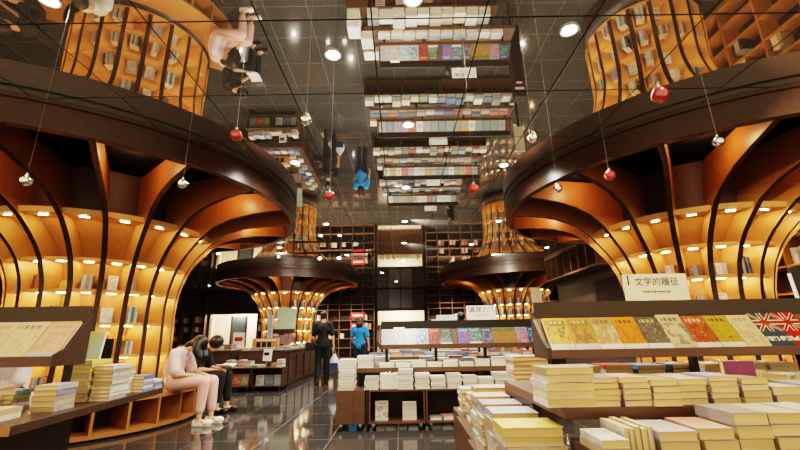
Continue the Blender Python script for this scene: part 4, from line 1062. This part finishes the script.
def seated(loc, rz, label, cloth_top, cloth_leg, hair, shoes, long_hair=True, book=None, female=True, lean=0.0):
    root = empty('person', loc, rz); tag(root, label, 'person')
    pel, mid_, che, nk = V((0, 0, .575)), V((-.055, 0, .73)), V((.0, 0, .92)), V((.12, 0, 1.035))
    hc = V((.275, 0, 1.075)); hp, fr = head_pieces(hc, (.6, 0, -.8), (.8, 0, .6))
    sh = {k: V((.03, k * .165, .955)) for k in (-1, 1)}; el = {-1: V((.10, -.215, .69)), 1: V((.12, .205, .69))}
    wr = {-1: V((.37, -.075, .655)), 1: V((.38, .075, .66))}
    hip = {k: V((.02, k * .095, .57)) for k in (-1, 1)}; kn = {-1: V((.475, -.10, .575)), 1: V((.50, .09, .57))}
    an = {-1: V((.455, -.11, .115)), 1: V((.52, .10, .115))}
    P = list(hp) + [('ch', [pel, mid_, che], [.115, .10, .11]), ('ch', [che, nk, hc - V((.05, 0, .03))], [.09, .052, .05]), ('cap', sh[-1], sh[1], .058, .058), ('cap', hip[-1], hip[1], .095, .095)]
    for k in (-1, 1):
        P += [('ch', [sh[k], el[k], wr[k]], [.05, .039, .026]), ('ch', [hip[k], kn[k], an[k]], [.085, .056, .036]), ('cap', an[k] - V((.02, 0, .05)), an[k] + V((.14, 0, -.07)), .038, .03)]
        P += hand_pieces(wr[k], (.9, -k * .45, -.1), (.0, 0, -1), .92, .6, side=k)
    body = blob('body', P, 'skin', root, .0065, 3); face_parts(body, fr)
    T = [('ch', [V((-.01, 0, .60)), mid_, che, V((.07, 0, .985))], [.145, .133, .137, .085]), ('cap', sh[-1] + V((0, 0, .0)), sh[1], .078, .078)]
    for k in (-1, 1): T.append(('cap', sh[k], sh[k].lerp(el[k], .80), .078, .078))
    T.append(('ell', V((-.02, 0, .60)), .15, (1, 1.05, .6)))
    blob('shirt', T, cloth_top, body, .010, 5)
    G = [('cap', hip[-1], hip[1], .115, .115)]
    for k in (-1, 1): G.append(('ch', [hip[k], kn[k], an[k] + V((0, 0, .10))], [.112, .083, .064])); G.append(('cap', an[k] + V((0, 0, .10)), an[k] + V((0, 0, .07)), .06, .048))
    blob('trousers', G, cloth_leg, body, .010, 5)
    c, f, s, u = fr; Rm = Matrix((f, s, u)).transposed()
    H = [('ell', c + u * .034 - f * .018, .12, (.98, .84, 1.02), Rm)]
    if long_hair:
        for k in (-1, 1):
            H += [('ch', [c + s * k * .07 + u * .04, c + s * k * .09 + V((.03, 0, -.07)), c + s * k * .08 + V((.075, 0, -.16)), c + s * k * .06 + V((.08, 0, -.26))], [.055, .062, .055, .02])]
        H += [('ch', [c - f * .07 + u * .02, V((.13, 0, 1.075)), V((.07, 0, 1.0))], [.06, .055, .03])]
    blob('hair', H, hair, body, .009, 3)
    for k in (-1, 1): clog('shoe', shoes, body, (an[k].x - .015, an[k].y, 0.002), 0)
    return root, wr
def standing(loc, rz, label, top, leg, hair, shoes, H=1.78, long_hair=False, bare_legs=False, stride=.10, bend=0.0, skirt=False):
    root = empty('person', loc, rz); tag(root, label, 'person'); k_ = H / 1.78
    S = lambda x, y, z: V((x, y, z)) * k_
    hc = S(.03, 0, 1.655); hp, fr = head_pieces(hc, (1, 0, -.22), (.22, 0, 1))
    if k_ < .97: pass
    sh = {k: S(0, k * .185, 1.43) for k in (-1, 1)}; el = {-1: S(-.02, -.255, 1.13), 1: S(.02, .25, 1.13)}; wr = {-1: S(.06, -.27, .88), 1: S(.16, .22, .95)}
    hip = {k: S(0, k * .095, .93) for k in (-1, 1)}; kn = {-1: S(.03 + stride * .5, -.10, .50), 1: S(.04 - stride * .3, .10, .50)}; an = {-1: S(stride, -.105, .09), 1: S(-stride, .10, .09)}
    P = list(hp) + [('ch', [S(0, 0, .95), S(.01, 0, 1.15), S(0, 0, 1.34)], [.12 * k_, .11 * k_, .125 * k_]), ('ch', [S(0, 0, 1.40), S(.01, 0, 1.52), S(.02, 0, 1.60)], [.085 * k_, .055 * k_, .052 * k_]), ('cap', sh[-1], sh[1], .06 * k_, .06 * k_), ('cap', hip[-1], hip[1], .10, .10)]
    for k in (-1, 1):
        P += [('ch', [sh[k], el[k], wr[k]], [.052 * k_, .042 * k_, .028 * k_]), ('ch', [hip[k], kn[k], an[k]], [.09 * k_, .058 * k_, .04 * k_]), ('cap', an[k] - S(.03, 0, .045), an[k] + S(.14, 0, -.055), .036, .03)]
        P += hand_pieces(wr[k], (.15, 0, -1), (.3, -k, 0), 1, .8, side=-k)
    body = blob('body', P, 'skin', root, .0085, 3); face_parts(body, fr)
    T = [('ch', [S(0, 0, .93), S(.01, 0, 1.15), S(0, 0, 1.36)], [.152 * k_, .145 * k_, .15 * k_]), ('cap', sh[-1], sh[1], .078 * k_, .078 * k_), ('cap', S(0, -.07, 1.0), S(0, .07, 1.0), .13 * k_, .13 * k_), ('cap', S(0, -.08, 1.33), S(0, .08, 1.33), .125 * k_, .125 * k_)]
    for k in (-1, 1): T.append(('cap', sh[k], sh[k].lerp(el[k], .72), .078 * k_, .075 * k_))
    blob('shirt', T, top, body, .011, 5)
    G = [('cap', hip[-1], hip[1], .122, .122)]
    for k in (-1, 1):
        if skirt: G.append(('cap', hip[k], hip[k].lerp(kn[k], .6), .125, .13))
        else: G += [('ch', [hip[k], kn[k], an[k] + S(0, 0, .0)], [.115 * k_, .085 * k_, .068 * k_])]
    blob('skirt' if skirt else 'trousers', G, leg, body, .011, 5)
    c, f, s, u = fr; Rm = Matrix((f, s, u)).transposed()
    Hh = [('ell', c + u * .032 - f * .02, .113, (.98, .86, 1.0), Rm)]
    if long_hair: Hh += [('ch', [c - f * .05, c - f * .085 - V((0, 0, .12)), c - f * .10 - V((0, 0, .27))], [.09, .088, .05]), ('cap', c - f * .07 - V((0, .05, .1)), c - f * .09 - V((0, .06, .26)), .06, .03), ('cap', c - f * .07 + V((0, .05, -.1)), c - f * .09 + V((0, .06, -.26)), .06, .03)]
    else: Hh += [('ell', c - f * .05 - u * .03, .075, (.8, .95, .8), Rm)]
    blob('hair', Hh, hair, body, .01, 3)
    for k in (-1, 1): clog('shoe', shoes, body, (an[k].x - .02, an[k].y, .002), 0)
    return root, wr, body
seated((-3.28, 6.10, 0), radians(-2), 'seated person in pale pink shirt and trousers, bent forward reading, white clogs', 'pinktee', 'pinkpants', 'hairblack', 'croc')
r2, wr2 = seated((-3.44, 7.02, 0), radians(-4), 'seated person in dark clothes behind the one in pink, reading an open book', 'blackcloth', 'blackcloth', 'hairblack', 'black', long_hair=False)
b = MB()
for k in (-1, 1): b.box(0 if k > 0 else -.15, .15 if k > 0 else 0, -.11, .11, 0, .012, M4=Matrix.Rotation(-k * .25, 4, 'Y'))
o = b.build('open_book', 'signwhite', loc=(-3.44 + .50, 6.99, .705), rotz=radians(86)); o['kind'] = 'thing'; tag(o, 'open white book held over the knees of the reader in dark clothes', 'book')
seated((-4.62, 4.97, 0), radians(-94), 'seated reader in a white shirt behind the slanted rack, seen in the mirrored ceiling', 'whitetee', 'blackcloth', 'hairblack', 'black', long_hair=False)
aa = radians(-136); qx, qy = -4.93 + 1.55 * cos(aa), 6.42 + 1.55 * sin(aa)
seated((qx, qy, 0), aa, 'seated reader in black with white pages at the bench end, seen in the mirror', 'blackcloth', 'blackcloth', 'hairblack', 'black', long_hair=False)
b = MB()
for k in (-1, 1): b.box(0 if k > 0 else -.16, .16 if k > 0 else 0, -.13, .13, 0, .012, M4=Matrix.Rotation(-k * .2, 4, 'Y'))
o = b.build('open_magazine', 'signwhite', loc=(qx + .52 * cos(aa), qy + .52 * sin(aa), .715), rotz=aa + pi / 2); tag(o, 'open white pages on the knees of the reader at the bench end', 'magazine')
r3, wr3, bd3 = standing((-2.03, 10.66, 0), radians(92), 'standing person in black T-shirt and trousers seen from behind with a plastic bag', 'blackcloth', 'blackcloth', 'hairblack', 'black', 1.80)
b = MB(); b.tube([(-.16, .12, 1.47), (-.17, -.02, 1.25), (-.15, .16, .98)], .016); b.build('bag_strap', 'black', bd3)
r4, wr4, bd4 = standing((-1.18, 11.75, 0), radians(80), 'standing person in a bright blue top with long dark hair, seen from behind', 'bluetee', 'jeans', 'hairbrown', 'black', 1.70, long_hair=True, stride=.03)
standing((2.12, 15.3, 0), radians(160), 'standing person in black with bare legs between the rear islands, seen in the mirrored ceiling', 'blackcloth', 'blackcloth', 'hairblack', 'black', 1.66, long_hair=True, skirt=True, stride=.04)
# plastic bag in the man's hand, sling bag at his hip
root = empty('plastic_bag', (-1.74, 10.78, .30)); tag(root, 'thin white plastic bag with blue contents hanging from a hand', 'bag')
M['plastic'] = plain('white_plastic_film', srgb(200, 204, 210), .3); M['bluebook'] = plain('navy_content', srgb(40, 56, 92), .5)
b = MB(); b.lathe([(.002, 0), (.10, .01), (.145, .10), (.13, .24), (.06, .36), (.03, .42)], 18); o = b.build('bag_film', 'plastic', root, True); o.scale = (1, .7, 1)
b = MB(); b.box(-.11, .11, -.103, .103, .03, .20); o = b.build('contents', 'bluebook', root); o.scale = (1, 1.02, 1)
b = MB(); b.tube([(-.025, 0, .41), (-.035, 0, .46), (0, 0, .51), (.035, 0, .46), (.025, 0, .41)], .006); b.build('handle', 'plastic', root)
b = MB(); b.box(-.11, .11, -.05, .05, -.10, .10); o = b.build('sling_bag', 'black', loc=(-2.34, 10.55, .92), bevel=.02); tag(o, 'black sling bag at the hip of the person in black', 'bag')
# ------------------------------------------------------------------ pendants, downlights, track
M['redglass'] = plain('red_glass', (.42, .012, .01, 1), .06, .8, var=.1, Coat_Weight=1.0)
M['chrome'] = plain('silver_glass', (.9, .88, .84, 1), .06, Metallic=1.0)
M['wire'] = plain('steel_wire', srgb(120, 116, 110), .35)
def pendant(x, y, z, red, label):
    root = empty('pendant_ball', (x, y, z)); tag(root, label, 'ornament', 'red glass balls on wires' if red else 'silver balls on wires')
    b = MB(); b.ball((0, 0, 0), .035, 24); b.build('ball', 'redglass' if red else 'chrome', root, True)
    b = MB(); b.tube([(0, 0, .032), (0, 0, .048)], .008, 12); b.build('cap', 'chrome', root)
    b = MB(); b.tube([(0, 0, .046), (0, 0, CE - z - .001)], .0008, 6); b.build('wire', 'wire', root)
PEND = [(-2.338, 2.296, 2.155, 0, 'silver ball hanging before the flared rim near the bench, outermost'), (-1.589, 2.702, 2.281, 0, 'silver ball hanging before the flared rim, between the outermost silver and a red one'),
        (-0.931, 2.044, 2.309, 1, 'red ball hanging in front of the bench-side rim'), (-0.546, 2.100, 2.435, 0, 'silver ball hanging over the aisle near the bench-side rim'),
        (-0.476, 2.569, 2.120, 1, 'red ball hanging over the main aisle above the standing man'), (0.896, 2.345, 2.421, 0, 'higher silver ball hanging before the novel-side rim'),
        (1.302, 3.010, 2.309, 0, 'lower silver ball hanging against the novel-side ribs'), (0.525, 2.555, 2.148, 1, 'red ball hanging over the middle island'),
        (1.400, 2.415, 2.176, 1, 'red ball hanging against the dark underside of the novel-side rim'), (1.141, 1.491, 2.169, 1, 'largest red ball hanging nearest, before the novel-side rim'),
        (2.100, 2.331, 2.365, 0, 'silver ball hanging beside a curved rib above the cream sign')]
for p in PEND: pendant(*p)

LAMP_W = 1.2
def downlight(x, y, label, power=40, spot=True, col=(1, .86, .68), size=158, r=.055):
    root = empty('downlight', (x, y, CE)); tag(root, label, 'light', 'round downlights in the mirrored ceiling')
    b = MB(); b.lathe([(r + .018, -.012), (r + .018, 0), (r, 0), (r, -.010), (r + .018, -.012)], 24); b.build('trim_ring', 'white', root, True)
    b = MB(); b.lathe([(.0005, -.006), (r, -.006)], 24); b.build('lamp_face', 'ledwhite', root)
    if spot:
        L = bpy.data.lights.new('spot', 'SPOT'); L.energy = power; L.color = col; L.spot_size = radians(size); L.spot_blend = .9; L.shadow_soft_size = .05
        o = bpy.data.objects.new('spot_lamp', L); COL.objects.link(o); o.location = (x, y, CE - .03)
W_, WW = (1, .92, .80), (1, .74, .44)
DL = [(.13, 2.32, 'over the diagonal aisle stacks', 80, W_), (.13, 4.11, 'over the open floor before the island', 130, W_), (.13, 6.15, 'over the front island', 130, W_),
      (.13, 8.2, 'over the second island', 130, W_), (.13, 10.3, 'over the third island', 130, W_), (.13, 13.0, 'over the fourth island', 150, W_), (-.17, 18.25, 'near the far lit opening', 150, W_),
      (1.41, 2.65, 'over the tall table corner', 95, WW), (1.55, 1.0, 'over the low front table', 80, WW), (2.2, 8.3, 'over the far end of the second island', 120, W_), (2.0, 10.6, 'over the far end of the third island', 120, W_), (1.55, 5.3, 'over the far end of the front island', 110, W_),
      (-2.49, 2.28, 'over the dark table by the bench', 120, WW), (-.55, 2.9, 'over the aisle', 80, W_), (-1.45, 5.1, 'over the aisle by the seated woman', 110, W_), (-1.6, 8.3, 'over the aisle before the counter', 110, W_),
      (-3.3, 10.6, 'over the panelled counter', 150, W_), (-1.6, 11.8, 'over the woman in blue', 130, W_), (-5.3, 11.3, 'over the far counter', 150, W_), (2.96, 12.1, 'before the distant column by the white sign', 130, W_), (-.7, 15.5, 'between the two distant columns', 150, W_)]
for x, y, lb, p, c in DL: downlight(x, y, 'white round downlight ' + lb, p * LAMP_W, True, c)
for x, y, lb, p in ((7.95, 2.6, 'added to light the side wall bookcase, nearest', 160), (7.6, 10.3, 'added to light the side wall bookcase past the flared column', 260), (4.3, 11.2, 'added to light the overhead shelf', 150), (-9.2, 12.5, 'far out past the bench-side column', 120), (-9.0, 18.6, 'near the side lit opening', 200), (7.4, 20.2, 'in the far corner', 200), (-7.0, 2.6, 'outermost over the bench-side corner', 140)):  # includes unseen lamps added to brighten the side bookcase and overhead shelf
    downlight(x, y, 'white round downlight ' + lb, p * LAMP_W, True, (1, .80, .58), 130)
# lamps inside the lit openings
for x, y, p in ((0, 22.2, 130), (-8.75, 22.2, 170)):
    L = bpy.data.lights.new('lobby', 'POINT'); L.energy = p; L.color = (1, .9, .76); L.shadow_soft_size = .2
    o = bpy.data.objects.new('lobby_lamp', L); COL.objects.link(o); o.location = (x, y, 2.5)
# unseen wall washers added to brighten the far bookcases
for x in (-4.6, -2.4, 2.6, 4.8):
    downlight(x, 19.8 if abs(x) != 2.4 else 19.5, ['', ''][0] + 'unseen lamp added before the far bookcase, ' + {-4.6: 'outermost on the bench side', -2.4: 'bench side near the opening', 2.6: 'beyond the opening', 4.8: 'outermost past the opening'}[x], 620, True, (1, .82, .6), 130)
# warm lamps up in the column crowns
for C, cR, Rr, n in ((CL, (-5.13, 6.34), 3.28, 11), (CR, (5.03, 6.33), 3.11, 10), (CFL, (-4.62, 16.55), 2.85, 4), (CFR, (5.2, 17.0), 3.1, 4)):
    for k in range(n):
        a = radians(C['phase'] + 360 / C['nfin'] * (round(C['nfin'] * k / n) + .5))
        L = bpy.data.lights.new('crown', 'POINT'); L.energy = 8.5; L.color = (1, .58, .26); L.shadow_soft_size = .04
        o = bpy.data.objects.new('crown_lamp', L); COL.objects.link(o); o.location = (cR[0] + cos(a) * (Rr - .75), cR[1] + sin(a) * (Rr - .75), 3.36)
# spotlight track
root = empty('spotlight_track', (-2.03, 10.7, 3.37)); tag(root, 'black spotlight track with four heads hung before the distant aisle column', 'light')
b = MB(); b.box(-1.5, 1.5, -.025, .025, 0, .045); b.build('rail', 'black', root)
for x in (-1.1, 1.1): b = MB(); b.tube([(x, 0, .045), (x, 0, .178)], .008); b.build('hanger', 'black', root)
for k, x in enumerate((-1.33, -.19, .34, 1.19)):
    b = MB(); b.tube([(x, 0, -.001), (x, 0, -.07)], .012); b.tube([(x, .03, -.05), (x + .03, -.06, -.14)], .05, 14); h = b.build('spot_head', 'black', root)
    b = MB(); b.tube([(x + .031, -.0615, -.1415), (x + .032, -.064, -.1445)], .044, 14); b.build('lens', 'ledwhite' if k in (1, 2) else 'black', h)

def added_fill(x, y, z, tx, ty, tz, e, deg, col=W_):  # added fill spots that brighten the far rims, walnut bookcase and overhead shelf
    L = bpy.data.lights.new('added_fill_spot', 'SPOT'); L.energy = e; L.color = col; L.spot_size = radians(deg); L.spot_blend = .8; L.shadow_soft_size = .04
    o = bpy.data.objects.new('added_fill_lamp', L); COL.objects.link(o); o.location = (x, y, z)
    o.rotation_euler = (Vector((tx, ty, tz)) - Vector((x, y, z))).to_track_quat('-Z', 'Y').to_euler()
added_fill(-3.3, 10.85, 3.2, -4.9, 13.8, 3.2, 110, 80); added_fill(-.9, 10.85, 3.2, -2.6, 14.6, 3.2, 160, 70)
added_fill(2.96, 12.0, 3.45, 4.6, 13.6, 3.2, 90, 110); added_fill(.13, 10.2, 3.45, 3.0, 14.6, 3.2, 160, 60)
added_fill(3.2, 1.9, 3.45, 6.2, 5.2, 1.8, 150, 60, WW); added_fill(.13, 8.0, 3.45, 5.2, 11.2, 3.1, 200, 60)
# world, camera, view
w = bpy.data.worlds.new('dim_room'); w.use_nodes = True; bg = w.node_tree.nodes['Background']
bg.inputs[0].default_value = (1, .80, .55, 1); bg.inputs[1].default_value = .9; SC.world = w
cam = bpy.data.cameras.new('camera'); co = bpy.data.objects.new('camera', cam); COL.objects.link(co)
cam.sensor_width = 36; cam.lens = 392.33 / 800 * 36; cam.clip_start = .05; cam.clip_end = 200
p_, yw, rl = radians(15.532), radians(-.1775), radians(-.9896)
fw = Vector((-sin(yw) * cos(p_), cos(yw) * cos(p_), sin(p_))); r0 = Vector((cos(yw), sin(yw), 0)); u0 = r0.cross(fw)
rr = r0 * cos(rl) + u0 * sin(rl); uu = u0 * cos(rl) - r0 * sin(rl)
co.matrix_world = Matrix(((rr.x, uu.x, -fw.x, 0), (rr.y, uu.y, -fw.y, 0), (rr.z, uu.z, -fw.z, CAMZ), (0, 0, 0, 1)))
SC.camera = co
SC.view_settings.view_transform = 'Filmic'
try: SC.view_settings.look = 'High Contrast'
except Exception: pass
SC.view_settings.exposure = .85
SC.cycles.max_bounces = 8; SC.cycles.glossy_bounces = 5; SC.cycles.diffuse_bounces = 3; SC.cycles.sample_clamp_indirect = 6; SC.cycles.caustics_reflective = False
SC.cycles.use_denoising = True
